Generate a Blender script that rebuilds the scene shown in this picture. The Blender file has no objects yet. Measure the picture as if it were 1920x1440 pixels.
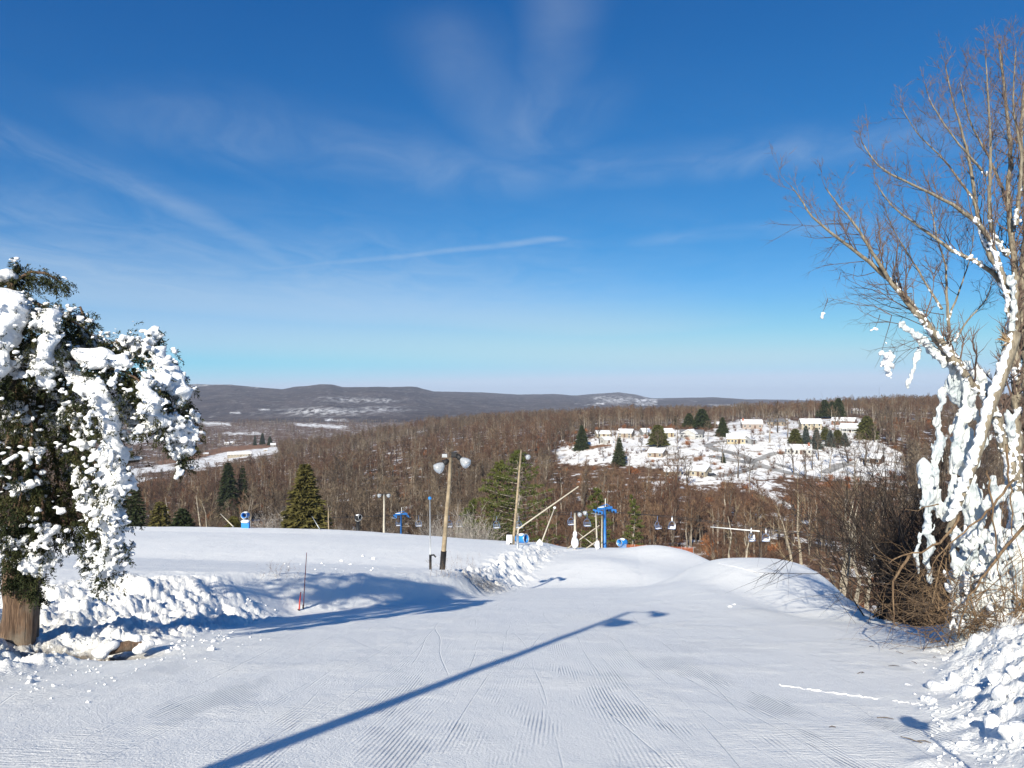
import bpy, bmesh, math, random
import numpy as np
from mathutils import Vector, Matrix

random.seed(7)
RNG = np.random.default_rng(11)
SC = bpy.context.scene
COL = SC.collection
F = 1330.0            # focal length in photograph pixels (1920 wide)
CX, HY = 960.0, 745.0  # principal column, row of the true horizon

# ------------------------------------------------------------------ camera
cam_d = bpy.data.cameras.new('camera')
cam_d.sensor_width = 36.0
cam_d.lens = 36.0 * F / 1920.0
cam_d.shift_y = (HY - 720.0) / 1920.0
cam_d.clip_start = 0.1
cam_d.clip_end = 40000
cam = bpy.data.objects.new('camera', cam_d)
COL.objects.link(cam)
cam.location = (0, 0, 0)
cam.rotation_euler = (math.radians(90), 0, 0)
SC.camera = cam

# ------------------------------------------------------------------ sun and sky
SUN_EL = math.radians(29.0)
LX, LY = 0.326, 0.9454               # horizontal heading of the light
TAN_EL = math.tan(SUN_EL)
sun_d = bpy.data.lights.new('sun', 'SUN')
sun_d.energy = 5.0
sun_d.angle = math.radians(0.53)
sun_d.color = (1.0, 0.93, 0.78)
sun = bpy.data.objects.new('sun', sun_d)
COL.objects.link(sun)
sdir = Vector((LX, LY, -TAN_EL)).normalized()
sun.rotation_euler = sdir.to_track_quat('-Z', 'Y').to_euler()

world = bpy.data.worlds.new('World')
SC.world = world
world.use_nodes = True
wn = world.node_tree
wn.nodes.clear()


class NT:
    """small helper that wires shader nodes"""
    def __init__(self, tree):
        self.t = tree

    def n(self, typ, **kw):
        nd = self.t.nodes.new(typ)
        for k, v in kw.items():
            setattr(nd, k, v)
        return nd

    def set(self, sock, v):
        if isinstance(v, bpy.types.NodeSocket):
            self.t.links.new(v, sock)
        elif isinstance(v, (tuple, list)) and sock.type == 'RGBA' and len(v) == 3:
            sock.default_value = (*v, 1)
        else:
            sock.default_value = v

    def math(self, op, a, b=None, c=None, clamp=False):
        nd = self.n('ShaderNodeMath', operation=op, use_clamp=clamp)
        self.set(nd.inputs[0], a)
        if b is not None:
            self.set(nd.inputs[1], b)
        if c is not None:
            self.set(nd.inputs[2], c)
        return nd.outputs[0]

    def vmath(self, op, a, b=None, scale=None):
        nd = self.n('ShaderNodeVectorMath', operation=op)
        self.set(nd.inputs[0], a)
        if b is not None:
            self.set(nd.inputs[1], b)
        if scale is not None:
            self.set(nd.inputs['Scale'], scale)
        return nd.outputs['Value'] if op in ('LENGTH', 'DOT_PRODUCT', 'DISTANCE') else nd.outputs[0]

    def noise(self, vec, scale, detail=4, rough=0.55, dist=0.0):
        nd = self.n('ShaderNodeTexNoise')
        if vec is not None:
            self.set(nd.inputs['Vector'], vec)
        self.set(nd.inputs['Scale'], scale)
        self.set(nd.inputs['Detail'], detail)
        self.set(nd.inputs['Roughness'], rough)
        self.set(nd.inputs['Distortion'], dist)
        return nd.outputs['Fac']

    def ramp(self, fac, stops):
        nd = self.n('ShaderNodeValToRGB')
        self.set(nd.inputs[0], fac)
        cr = nd.color_ramp
        while len(cr.elements) < len(stops):
            cr.elements.new(0.5)
        for e, (p, c) in zip(cr.elements, stops):
            e.position = p
            e.color = (*c, 1) if len(c) == 3 else c
        return nd.outputs[0]

    def map(self, v, a, b, c=0.0, d=1.0, smooth=True):
        nd = self.n('ShaderNodeMapRange', interpolation_type='SMOOTHSTEP' if smooth else 'LINEAR')
        self.set(nd.inputs[0], v)
        for i, q in enumerate((a, b, c, d)):
            self.set(nd.inputs[1 + i], q)
        return nd.outputs[0]

    def mix(self, fac, a, b, blend='MIX'):
        nd = self.n('ShaderNodeMix', data_type='RGBA', blend_type=blend)
        self.set(nd.inputs[0], fac)
        self.set(nd.inputs[6], a)
        self.set(nd.inputs[7], b)
        return nd.outputs[2]

    def comb(self, x, y, z):
        nd = self.n('ShaderNodeCombineXYZ')
        for i, q in enumerate((x, y, z)):
            self.set(nd.inputs[i], q)
        return nd.outputs[0]

    def sep(self, v):
        nd = self.n('ShaderNodeSeparateXYZ')
        self.set(nd.inputs[0], v)
        return nd.outputs

    def mapping(self, vec, scale=(1, 1, 1), rot=(0, 0, 0), loc=(0, 0, 0)):
        nd = self.n('ShaderNodeMapping')
        self.set(nd.inputs['Vector'], vec)
        nd.inputs['Scale'].default_value = scale
        nd.inputs['Rotation'].default_value = rot
        nd.inputs['Location'].default_value = loc
        return nd.outputs[0]

    def bump(self, height, strength, dist, normal=None):
        nd = self.n('ShaderNodeBump')
        self.set(nd.inputs['Height'], height)
        self.set(nd.inputs['Strength'], strength)
        self.set(nd.inputs['Distance'], dist)
        if normal is not None:
            self.set(nd.inputs['Normal'], normal)
        return nd.outputs[0]


def build_world():
    w = NT(wn)
    sky = w.n('ShaderNodeTexSky', sky_type='NISHITA')
    sky.sun_disc = False
    sky.sun_elevation = SUN_EL
    sky.sun_rotation = math.atan2(-LX, -LY)
    sky.altitude = 0
    sky.air_density = 0.5
    sky.dust_density = 0.1
    sky.ozone_density = 6.0
    # camera response: one power per channel over the whole sky
    ch = w.sep(w.vmath('SCALE', sky.outputs[0], scale=0.1))
    resp = [w.math('MULTIPLY', w.math('POWER', w.math('MAXIMUM', c, 1e-5), g), k * 10.0) for c, g, k in zip(ch, (1.60, 1.00, .70), (2.65, 1.70, 1.43))]
    gg = w.math('SMOOTH_MIN', resp[1], 9.1, 2.0)
    bb = w.math('SMOOTH_MIN', resp[2], 11.5, .8)
    blue = w.comb(w.math('MINIMUM', resp[0], w.math('MULTIPLY', gg, .80)), gg, bb)
    # cirrus: a thin high layer, sampled where each sky direction meets it
    d = w.n('ShaderNodeTexCoord').outputs['Generated']
    x, y, z = w.sep(d)[:3]
    zc = w.math('MAXIMUM', z, 0.015)
    X = w.math('DIVIDE', x, zc)
    Y = w.math('DIVIDE', y, zc)
    P0 = w.comb(X, Y, 0)
    wob = w.n('ShaderNodeTexNoise')
    w.set(wob.inputs['Vector'], P0)
    wob.inputs['Scale'].default_value = 0.9
    wob.inputs['Detail'].default_value = 3
    off = w.vmath('SCALE', w.vmath('SUBTRACT', wob.outputs['Color'], (0.5, 0.5, 0.5)), scale=0.22)
    P = w.vmath('ADD', P0, off)
    fine = w.map(w.noise(w.mapping(P, scale=(1.0, .55, 1), rot=(0, 0, .25)), 2.2, 6, .6, .9), 0.18, 0.86)
    low = w.map(z, .10, .24)
    fine = w.math('ADD', w.math('MULTIPLY', fine, low), w.math('MULTIPLY', w.math('SUBTRACT', 1.0, low), .72))
    acc = None
    segs = [((-2.2, 1.8), (-1.74, 3.7), .13, .36), ((-1.74, 3.7), (-1.68, 4.5), .10, .46), ((-1.68, 4.5), (-1.74, 5.5), .10, .5),
            ((-1.74, 5.5), (-2.5, 9.5), .40, .30),
            ((-2.4, 5.8), (-.83, 5.05), .085, .55), ((-.83, 5.05), (.25, 4.45), .065, .55),
            ((-1.1, 2.7), (-.146, 3.22), .26, .30), ((-.146, 3.22), (.78, 3.06), .17, .27),
            ((.78, 3.06), (1.9, 2.6), .16, .36), ((.15, 1.7), (.11, 2.4), .06, .26), ((.11, 2.4), (.03, 3.1), .15, .26),
            ((-.16, 2.0), (-.02, 2.9), .10, .20), ((.45, 4.65), (1.9, 4.15), .16, .26),
            ((1.9, 9.85), (3.3, 9.6), .22, .45), ((-4.5, 3.2), (-3.0, 6.5), .9, .42),
            ((-5.0, 5.6), (-2.0, 8.6), 1.9, .95), ((-2.0, 7.6), (1.0, 10.5), 1.9, .95),
            ((-6, 11), (5, 17), 4.2, .95)]
    for (a, b, wd, st) in segs:
        ax, ay = a
        bx, by = b
        L2 = (bx - ax) ** 2 + (by - ay) ** 2
        pa = w.vmath('SUBTRACT', P, (ax, ay, 0))
        t = w.math('DIVIDE', w.vmath('DOT_PRODUCT', pa, (bx - ax, by - ay, 0)), L2, clamp=True)
        q = w.vmath('SUBTRACT', pa, w.vmath('SCALE', (bx - ax, by - ay, 0), scale=t))
        dist = w.vmath('LENGTH', q)
        m = w.map(dist, 0.0, wd * 2.6, st, 0.0)
        m = w.math('MULTIPLY', m, fine) if wd > .1 else w.math('MULTIPLY', m, w.math('MULTIPLY_ADD', fine, .7, .3))
        acc = m if acc is None else w.math('MAXIMUM', acc, m)
    veil = w.math('MULTIPLY', w.map(w.noise(w.mapping(P0, scale=(.5, .9, 1), rot=(0, 0, .35)), 0.9, 6, .6, .8), .5, .95), .06)
    acc = w.math('ADD', acc, veil, clamp=True)
    up = w.map(z, 0.0, 0.05)
    acc = w.math('MULTIPLY', acc, up)
    cl = w.mix(w.math('MULTIPLY', acc, .66), blue, (8.3, 9.5, 10.5))
    bg = w.n('ShaderNodeBackground')
    w.set(bg.inputs[0], cl)
    bg.inputs[1].default_value = 0.05
    out = w.n('ShaderNodeOutputWorld')
    w.set(out.inputs[0], bg.outputs[0])


build_world()
world.cycles.sampling_method = 'MANUAL'
world.cycles.sample_map_resolution = 256
SC.view_settings.view_transform = 'Standard'
SC.view_settings.look = 'None'
SC.view_settings.exposure = 0.65
SC.view_settings.gamma = 1.0
SC.view_settings.use_curve_mapping = False
SC.cycles.max_bounces = 6
SC.cycles.diffuse_bounces = 3
SC.cycles.glossy_bounces = 2
SC.cycles.transmission_bounces = 4
SC.cycles.transparent_max_bounces = 8
SC.cycles.volume_bounces = 0


# ------------------------------------------------------------------ helpers
def P(px, py, Y):
    """the point Y metres ahead that lies at photograph pixel (px, py)"""
    return Vector(((px - CX) / F * Y, Y, (HY - py) / F * Y))


def tag(o, label=None, cat=None, group=None, kind=None):
    if label:
        o['label'] = label
    if cat:
        o['category'] = cat
    if group:
        o['group'] = group
    if kind:
        o['kind'] = kind
    return o


def empty(name, loc=(0, 0, 0), rz=0.0, label=None, cat=None, group=None):
    o = bpy.data.objects.new(name, None)
    COL.objects.link(o)
    o.location = loc
    o.rotation_euler = (0, 0, rz)
    o.empty_display_size = 0.2
    return tag(o, label, cat, group)


def link(name, me, mats, parent=None, loc=None):
    o = bpy.data.objects.new(name, me)
    COL.objects.link(o)
    if mats is not None and not me.materials:
        for m in (mats if isinstance(mats, (list, tuple)) else [mats]):
            me.materials.append(m)
    if parent is not None:
        o.parent = parent
    if loc is not None:
        o.location = loc
    return o


def np_mesh(name, verts, faces, smooth=False, midx=None):
    """verts (n,3), faces (m,3) or (m,4) arrays"""
    verts = np.asarray(verts, dtype=np.float32)
    faces = np.asarray(faces, dtype=np.int32)
    me = bpy.data.meshes.new(name)
    n, k = faces.shape
    me.vertices.add(len(verts))
    me.vertices.foreach_set('co', verts.ravel())
    me.loops.add(n * k)
    me.loops.foreach_set('vertex_index', faces.ravel())
    me.polygons.add(n)
    me.polygons.foreach_set('loop_start', np.arange(0, n * k, k, dtype=np.int32))
    if midx is not None:
        me.polygons.foreach_set('material_index', np.asarray(midx, dtype=np.int32))
    me.polygons.foreach_set('use_smooth', np.full(n, bool(smooth)))
    me.update(calc_edges=True)
    me.validate()
    return me


class MB:
    """collects tubes, boxes, loose triangles and lathes into one mesh"""
    def __init__(self):
        self.v, self.f, self.m = [], [], []

    def add(self, vs, fs, mi=0):
        b = len(self.v)
        self.v.extend([tuple(q) for q in vs])
        for f in fs:
            self.f.append(tuple(b + i for i in f))
            self.m.append(mi)
        return self

    def box(self, lo, hi, mi=0, mat=None):
        x0, y0, z0 = lo
        x1, y1, z1 = hi
        vs = [Vector(q) for q in ((x0, y0, z0), (x1, y0, z0), (x1, y1, z0), (x0, y1, z0), (x0, y0, z1), (x1, y0, z1), (x1, y1, z1), (x0, y1, z1))]
        if mat is not None:
            vs = [mat @ q for q in vs]
        return self.add(vs, [(0, 3, 2, 1), (4, 5, 6, 7), (0, 1, 5, 4), (1, 2, 6, 5), (2, 3, 7, 6), (3, 0, 4, 7)], mi)

    def tube(self, pts, rad, sides=6, mi=0, cap=True):
        pts = [Vector(p) for p in pts]
        n = len(pts)
        if not isinstance(rad, (list, tuple)):
            rad = [rad] * n
        b = len(self.v)
        for i, p in enumerate(pts):
            t = (pts[min(i + 1, n - 1)] - pts[max(i - 1, 0)])
            t = t.normalized() if t.length > 1e-9 else Vector((0, 0, 1))
            ref = Vector((0, 1, 0)) if abs(t.y) < .9 else Vector((1, 0, 0))
            a = t.cross(ref).normalized()
            c = t.cross(a)
            for k in range(sides):
                an = 2 * math.pi * k / sides
                self.v.append(tuple(p + (a * math.cos(an) + c * math.sin(an)) * rad[i]))
        for i in range(n - 1):
            for k in range(sides):
                k2 = (k + 1) % sides
                self.f.append((b + i * sides + k, b + i * sides + k2, b + (i + 1) * sides + k2, b + (i + 1) * sides + k))
                self.m.append(mi)
        if cap:
            self.f.append(tuple(b + k for k in range(sides)))
            self.m.append(mi)
            self.f.append(tuple(b + (n - 1) * sides + k for k in reversed(range(sides))))
            self.m.append(mi)
        return self

    def tri(self, p, q, w, mi=0):
        """a thin blade from p to q, w wide at p"""
        p, q = Vector(p), Vector(q)
        t = (q - p)
        s = t.cross(Vector((random.uniform(-1, 1), random.uniform(-1, 1), random.uniform(-1, 1))))
        if s.length < 1e-9:
            return self
        s = s.normalized() * w * .5
        return self.add([p - s, p + s, q], [(0, 1, 2)], mi)

    def lathe(self, prof, seg=12, mi=0, mat=None):
        """prof: list of (radius, z)"""
        b = len(self.v)
        n = len(prof)
        for r, z in prof:
            for k in range(seg):
                a = 2 * math.pi * k / seg
                q = Vector((r * math.cos(a), r * math.sin(a), z))
                self.v.append(tuple(mat @ q if mat is not None else q))
        for i in range(n - 1):
            for k in range(seg):
                k2 = (k + 1) % seg
                self.f.append((b + i * seg + k, b + i * seg + k2, b + (i + 1) * seg + k2, b + (i + 1) * seg + k))
                self.m.append(mi)
        return self

    def mesh(self, name, smooth=False):
        me = bpy.data.meshes.new(name)
        me.from_pydata(self.v, [], self.f)
        me.polygons.foreach_set('material_index', np.asarray(self.m, dtype=np.int32))
        me.polygons.foreach_set('use_smooth', np.full(len(self.f), bool(smooth)))
        me.update()
        return me

    def build(self, name, mats, parent=None, smooth=False, loc=None):
        return link(name, self.mesh(name, smooth), mats, parent, loc)


# gradient noise in numpy
_perm = RNG.permutation(512).astype(np.int32)
_perm = np.concatenate([_perm, _perm])
_gr = RNG.normal(size=(512, 3))
_gr /= np.linalg.norm(_gr, axis=1)[:, None]


def pnoise(x, y, z=0.0):
    x, y, z = np.broadcast_arrays(np.asarray(x, float), np.asarray(y, float), np.asarray(z, float))
    xi, yi, zi = np.floor(x).astype(int), np.floor(y).astype(int), np.floor(z).astype(int)
    xf, yf, zf = x - xi, y - yi, z - zi

    def fade(t):
        return t * t * t * (t * (t * 6 - 15) + 10)
    u, v, w = fade(xf), fade(yf), fade(zf)

    def g(ix, iy, iz, dx, dy, dz):
        h = _perm[(_perm[(_perm[ix & 511] + iy) & 511] + iz) & 511]
        gg = _gr[h]
        return gg[..., 0] * dx + gg[..., 1] * dy + gg[..., 2] * dz

    def lerp(t, a, b):
        return a + t * (b - a)
    r0 = lerp(v, lerp(u, g(xi, yi, zi, xf, yf, zf), g(xi + 1, yi, zi, xf - 1, yf, zf)),
              lerp(u, g(xi, yi + 1, zi, xf, yf - 1, zf), g(xi + 1, yi + 1, zi, xf - 1, yf - 1, zf)))
    if np.all(z == 0.0):
        return r0 * 1.6
    r1 = lerp(v, lerp(u, g(xi, yi, zi + 1, xf, yf, zf - 1), g(xi + 1, yi, zi + 1, xf - 1, yf, zf - 1)),
              lerp(u, g(xi, yi + 1, zi + 1, xf, yf - 1, zf - 1), g(xi + 1, yi + 1, zi + 1, xf - 1, yf - 1, zf - 1)))
    return lerp(w, r0, r1) * 1.6


def fbm(x, y, z=0.0, oct=4, gain=.5):
    s, a = 0.0, 1.0
    for k in range(oct):
        s = s + a * pnoise(np.asarray(x) * 2 ** k + 17.3 * k, np.asarray(y) * 2 ** k + 5.1 * k, np.asarray(z) * 2 ** k if np.any(np.asarray(z) != 0) else 0.0)
        a *= gain
    return s


def sst(a, b, x):
    t = np.clip((np.asarray(x, float) - a) / (b - a), 0, 1)
    return t * t * (3 - 2 * t)


# ------------------------------------------------------------------ materials
def new_mat(name):
    m = bpy.data.materials.new(name)
    m.use_nodes = True
    nt = m.node_tree
    nt.nodes.clear()
    w = NT(nt)
    b = w.n('ShaderNodeBsdfPrincipled')
    o = w.n('ShaderNodeOutputMaterial')
    nt.links.new(b.outputs[0], o.inputs[0])
    return m, w, b


def simple(name, col, rough=.7, var=.25, scale=6.0, metal=0.0, bump=0.0, bscale=None, rand=0.0, spec=.3):
    """procedural: base colour broken up by noise, optional relief and per-object variation"""
    m, w, b = new_mat(name)
    co = w.n('ShaderNodeTexCoord').outputs['Object']
    f = w.noise(co, scale, 5, .6)
    dark = tuple(c * (1 - var) for c in col)
    lite = tuple(min(1, c * (1 + var)) for c in col)
    c = w.mix(w.map(f, .3, .7), dark, lite)
    if rand:
        r = w.n('ShaderNodeObjectInfo').outputs['Random']
        hs = w.n('ShaderNodeHueSaturation')
        w.set(hs.inputs['Value'], w.math('MULTIPLY_ADD', r, 2 * rand, 1 - rand))
        w.set(hs.inputs['Hue'], w.math('MULTIPLY_ADD', w.math('FRACT', w.math('MULTIPLY', r, 7.31)), .03 * rand * 2, .5 - .03 * rand))
        w.set(hs.inputs['Color'], c)
        c = hs.outputs[0]
    w.set(b.inputs['Base Color'], c)
    b.inputs['Roughness'].default_value = rough
    b.inputs['Metallic'].default_value = metal
    b.inputs['Specular IOR Level'].default_value = spec
    if bump:
        w.set(b.inputs['Normal'], w.bump(w.noise(co, bscale or scale * 4, 5, .6), .8, bump))
    return m

# ------------------------------------------------------------------ terrain shape
SL = 0.235


def pchip(x, xs, ys):
    """smooth monotone-ish table lookup (cubic Hermite)"""
    xs, ys = np.asarray(xs, float), np.asarray(ys, float)
    d = np.diff(ys) / np.diff(xs)
    m = np.empty_like(ys)
    m[0], m[-1] = d[0], d[-1]
    m[1:-1] = np.where(d[:-1] * d[1:] > 0, 2 * d[:-1] * d[1:] / (d[:-1] + d[1:] + 1e-12), 0)
    x = np.clip(x, xs[0], xs[-1])
    i = np.clip(np.searchsorted(xs, x) - 1, 0, len(xs) - 2)
    h = xs[i + 1] - xs[i]
    t = (x - xs[i]) / h
    return ((1 + 2 * t) * (1 - t) ** 2 * ys[i] + t * (1 - t) ** 2 * h * m[i]
            + t * t * (3 - 2 * t) * ys[i + 1] + t * t * (t - 1) * h * m[i + 1])


PROF_Y = [-80, 0, 30, 46, 50, 54, 60, 70, 80, 90, 100, 108, 120, 140, 175]
PROF_Z = [-1.7 + 80 * SL, -1.7, -1.7 - 30 * SL, -1.7 - 46 * SL, -13.45, -14.5, -15.35, -16.65, -18.1, -19.65, -21.3, -23.0, -27.5, -38, -60]
XF_Y = [-10, 0, 10.9, 16.5, 21, 24, 27.4, 32, 37.4, 62, 80, 100, 175]
XF_X = [-9.5, -8.6, -7.9, -7.6, -7.4, -7.1, -5.4, -3.1, -1.1, 1.9, 5.1, 8, 14]
HB_Y = [0, 10, 13, 17, 20.5, 24, 32, 45, 62, 75, 100, 175]
HB_H = [.12, .12, .18, .4, 1.15, 1.4, 1.3, 1.2, 1.4, 1.3, .75, .6]
XR_Y = [-10, 5, 12, 17, 25, 32, 40, 50, 60, 85, 110, 175]
XR_X = [9, 9, 9.6, 10.0, 11.2, 13.0, 16.0, 18.6, 19.5, 20.5, 19, 24]
XB_Y = [-10, 3, 5.9, 8, 11.7, 15, 18, 24]
XB_X = [2.6, 3.0, 3.45, 4.6, 6.8, 9.0, 10.6, 14]


def blocks(x, y, cell, seed=0):
    """height field of broken, tilted blocks (cellular noise)"""
    x, y = np.asarray(x, float) / cell, np.asarray(y, float) / cell
    xi, yi = np.floor(x).astype(int), np.floor(y).astype(int)
    f1 = np.full(x.shape, 9.0)
    f2 = np.full(x.shape, 9.0)
    hv = np.zeros(x.shape)
    for i in (-1, 0, 1):
        for j in (-1, 0, 1):
            h = _perm[(_perm[(xi + i + seed) & 511] + yi + j) & 511]
            g1, g2 = _gr[h], _gr[(h + 77) & 511]
            dx = xi + i + .5 + .45 * g1[..., 0] - x
            dy = yi + j + .5 + .45 * g1[..., 1] - y
            d = np.sqrt(dx * dx + dy * dy)
            val = .5 + .5 * g2[..., 2] + .6 * (g2[..., 0] * dx + g2[..., 1] * dy)
            near = d < f1
            f2 = np.where(near, f1, np.minimum(f2, d))
            hv = np.where(near, val, hv)
            f1 = np.where(near, d, f1)
    return hv * sst(.02, .28, f2 - f1)


def bank_d(x, y):
    return np.interp(y, XF_Y, XF_X) - x + 0.35 * pnoise(np.asarray(x) * .25 + 3, np.asarray(y) * .3)


def slope_z(x, y, fine=True):
    x, y = np.asarray(x, float), np.asarray(y, float)
    z = pchip(y, PROF_Y, PROF_Z)
    d = bank_d(x, y)
    hb = np.interp(y, HB_Y, HB_H)
    wb = np.interp(y, [0, 14, 18, 21, 25, 36, 45, 80], [2.0, 3.0, 3.4, 2.9, 1.9, 1.9, 2.8, 4.0])
    z = z + hb * sst(0, 1, d / wb) + np.interp(y, [14, 30, 100], [0.15, 1.3, 1.9]) * np.tanh(np.maximum(0, d - wb) * .028)
    # far shelf on the left rolls over a little later
    z = z + np.interp(y, [95, 108, 120], [0, .8, 1.6]) * sst(8, 40, d)
    # man-made snow whales
    z = z + 2.1 * np.exp(-(np.abs(x - 14.9 - (y - 46) * .16) / 4.9) ** 3.2 - (np.where(y < 46, (y - 46) / 15.5, (y - 46) / 13)) ** 2)
    z = z + 1.05 * np.exp(-((x - 17.4) / 4.0) ** 2 - ((y - 86) / 9) ** 2)
    z = z + 0.75 * np.exp(-((x - 8.5) / 4.2) ** 2 - ((y - 68) / 9) ** 2)
    z = z - .55 * np.exp(-((x - 10.6 - (y - 30) * .02) / 1.6) ** 2) * sst(17, 26, y) * (1 - sst(46, 56, y))
    # piste shoulder on the right drops into the wooded gully
    dr = x - np.interp(y, XR_Y, XR_X)
    z = z - .55 * np.maximum(0, dr) * sst(0, 4, dr) - .02 * np.maximum(0, dr) ** 1.5
    # ploughed bank of debris on the right
    rb = x - np.interp(y, XB_Y, XB_X) + .45 * fbm(x * .8, y * .8, 0.0, 3)
    rm = sst(-.15, 1.6, rb) * (1 - sst(17, 24, y)) * (1 - sst(2, 7, dr))
    z = z + rm * (.38 + .10 * np.minimum(rb, 4))
    if fine:
        rough = rough_mask(x, y, d)
        sel = (rough > .003) | (rm > .003)
        if np.any(sel):
            xs_, ys_ = x[sel], y[sel]
            n1 = fbm(xs_ * 1.1, ys_ * 1.1, 0.0, 5, .55)
            rdg = 1 - np.abs(fbm(xs_ * .9 + 2.2, ys_ * .9, 0.0, 4, .55)) * 1.6
            fn = fbm(xs_ * 5.7, ys_ * 5.7, 0.0, 3, .6)
            z[sel] += rough[sel] * (.21 * n1 + .10 * rdg + .045 * fn) + rm[sel] * (.10 * n1 + .05 * rdg + .03 * fn)
        sel = (rm > .02) & (y < 30)
        if np.any(sel):
            xs_, ys_ = x[sel], y[sel]
            wx, wy = xs_ + .06 * fbm(xs_ * 3, ys_ * 3, 0.0, 2), ys_ + .06 * fbm(xs_ * 3 + 9, ys_ * 3, 0.0, 2)
            z[sel] += rm[sel] * (.20 * blocks(wx, wy, .55, 3) * sst(-.2, .3, fbm(xs_ * .9 + 5, ys_ * .9, 0.0, 2)) + .09 * blocks(wx, wy, .22, 8) + .04 * blocks(wx, wy, .10, 19))
        sel = (rough > .05) & (y < 26)
        if np.any(sel):
            xs_, ys_ = x[sel], y[sel]
            wx, wy = xs_ + .08 * fbm(xs_ * 2, ys_ * 2, 0.0, 2), ys_ + .08 * fbm(xs_ * 2 + 9, ys_ * 2, 0.0, 2)
            z[sel] += rough[sel] * (.08 * blocks(wx, wy, .6, 31) * sst(-.1, .3, fbm(xs_ * .7 + 2, ys_ * .7, 0.0, 2)) + .04 * blocks(wx, wy, .26, 44) + .025 * blocks(wx, wy, .12, 51))
        # slabs pushed over the rim further down
        rid = np.exp(-((d - 2.2) / 1.8) ** 2) * sst(38, 50, y) * (1 - sst(82, 95, y))
        sel = rid > .01
        if np.any(sel):
            xs_, ys_ = x[sel], y[sel]
            z[sel] += rid[sel] * (.60 * np.maximum(0, fbm(xs_ * .9 + ys_ * .5, ys_ * .45 - xs_ * .25, 0.0, 5, .58)) - .1)
        z = z + .012 * fbm(x * .8, y * .25, 0.0, 3) + .05 * fbm(x * .12, y * .08, 0.0, 2) * sst(8, 30, y)
        # melted hole beside the log
        hole = np.exp(-((x + 8.3) / 1.15) ** 2 - ((y - 13.5) / .6) ** 2)
        z = z - .55 * hole
        # old ruts
        ph = x - (1.3 + .055 * y) - .25 * pnoise(y * .15, 0 * y + 4)
        z = z - .03 * np.exp(-((ph - 8.0 * (y / 75)) / (.05 + .004 * y)) ** 2) * sst(50, 58, y)
    return z


def rough_mask(x, y, d=None):
    if d is None:
        d = bank_d(x, y)
    a = sst(-.5, .5, d) * (1 - sst(2.6, 5.0, d - np.interp(y, [8, 14, 20, 30], [0.8, 3.0, 1.6, -.6]))) * (1 - .86 * sst(19.5, 23.5, y) * (1 - .8 * sst(34, 42, y)))
    a = a * (1 - .8 * sst(90, 100, y))
    return np.clip(a, 0, 1)


# opposite hill, by heading (column of the photograph) and distance
VC = np.array([-600, 0, 220, 400, 600, 800, 1000, 1150, 1300, 1450, 1600, 1800, 2600.]) - CX
VC = VC / F
VY = np.array([60, 130, 200, 260, 330, 400, 480, 600, 800, 1100, 1500, 2200.])
VZ = np.array([
    # 60  130  200  260  330  400  480  600  800 1100 1500 2200
    [-60, -56, -52, -55, -58, -62, -66, -72, -76, -77, -77, -77],
    [-60, -56, -52, -55, -58, -62, -66, -72, -76, -77, -77, -77],
    [-60, -56, -52, -54, -57, -61, -66, -71, -76, -77, -77, -77],
    [-60, -56, -51, -53, -56, -59, -61, -69, -75, -77, -77, -77],
    [-60, -56, -50, -51, -53, -53, -51, -49, -58, -74, -77, -77],
    [-60, -56, -49, -49, -48, -46, -42, -37, -35, -50, -72, -77],
    [-60, -56, -47, -46, -43, -37, -31, -29, -29, -37, -62, -76],
    [-60, -56, -46, -45, -39, -30.5, -22.5, -22, -24.5, -33, -54, -74],
    [-60, -56, -46, -44, -36.5, -27.5, -21.5, -21, -23.5, -31, -50, -74],
    [-60, -56, -46, -44, -36, -25.5, -19.5, -18, -20, -28, -48, -74],
    [-60, -56, -47, -44, -36, -25.5, -18.5, -14, -14, -21, -42, -70],
    [-60, -56, -48, -45, -37, -27, -19, -11, -9, -12, -36, -66],
    [-60, -56, -48, -45, -37, -27, -19, -11, -9, -12, -36, -66]], float)


def valley_z(x, y):
    x, y = np.asarray(x, float), np.asarray(y, float)
    ys = np.maximum(y, 60.0)
    u = np.clip(x / ys, VC[0], VC[-1] - 1e-6)
    i = np.clip(np.searchsorted(VC, u) - 1, 0, len(VC) - 2)
    t = (u - VC[i]) / (VC[i + 1] - VC[i])
    t = t * t * (3 - 2 * t) * .6 + t * .4
    out = np.zeros(np.broadcast(x, y).shape)
    cols = np.stack([pchip(ys, VY, VZ[k]) for k in range(len(VC))], 0)
    a = np.take_along_axis(cols, i[None], 0)[0]
    b = np.take_along_axis(cols, (i + 1)[None], 0)[0]
    out = a + (b - a) * t
    out = out + 1.3 * fbm(x * .012, y * .012, 0.0, 4) * sst(120, 200, y)
    return out


def ground_z(x, y):
    a = slope_z(x, y, False)
    b = valley_z(x, y)
    return np.maximum(np.where(np.asarray(y) < 172, a, -1e3), b)


_HY = np.concatenate([np.linspace(3, 60, 500), np.geomspace(60.2, 2200, 1600)])


def hit(px, py, ymin=0.0):
    """first ground point seen through photograph pixel (px, py), no nearer than ymin"""
    u, v = (px - CX) / F, (HY - py) / F
    ys = _HY[_HY >= ymin]
    g = ground_z(u * ys, ys)
    k = np.argmax(g >= v * ys) if np.any(g >= v * ys) else len(ys) - 1
    Y = ys[k]
    return Vector((u * Y, Y, float(g[k])))


def gz(x, y):
    return float(ground_z(np.array([x]), np.array([y]))[0])


def proj(x, y, z):
    return CX + F * x / y, HY - F * z / y


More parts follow.
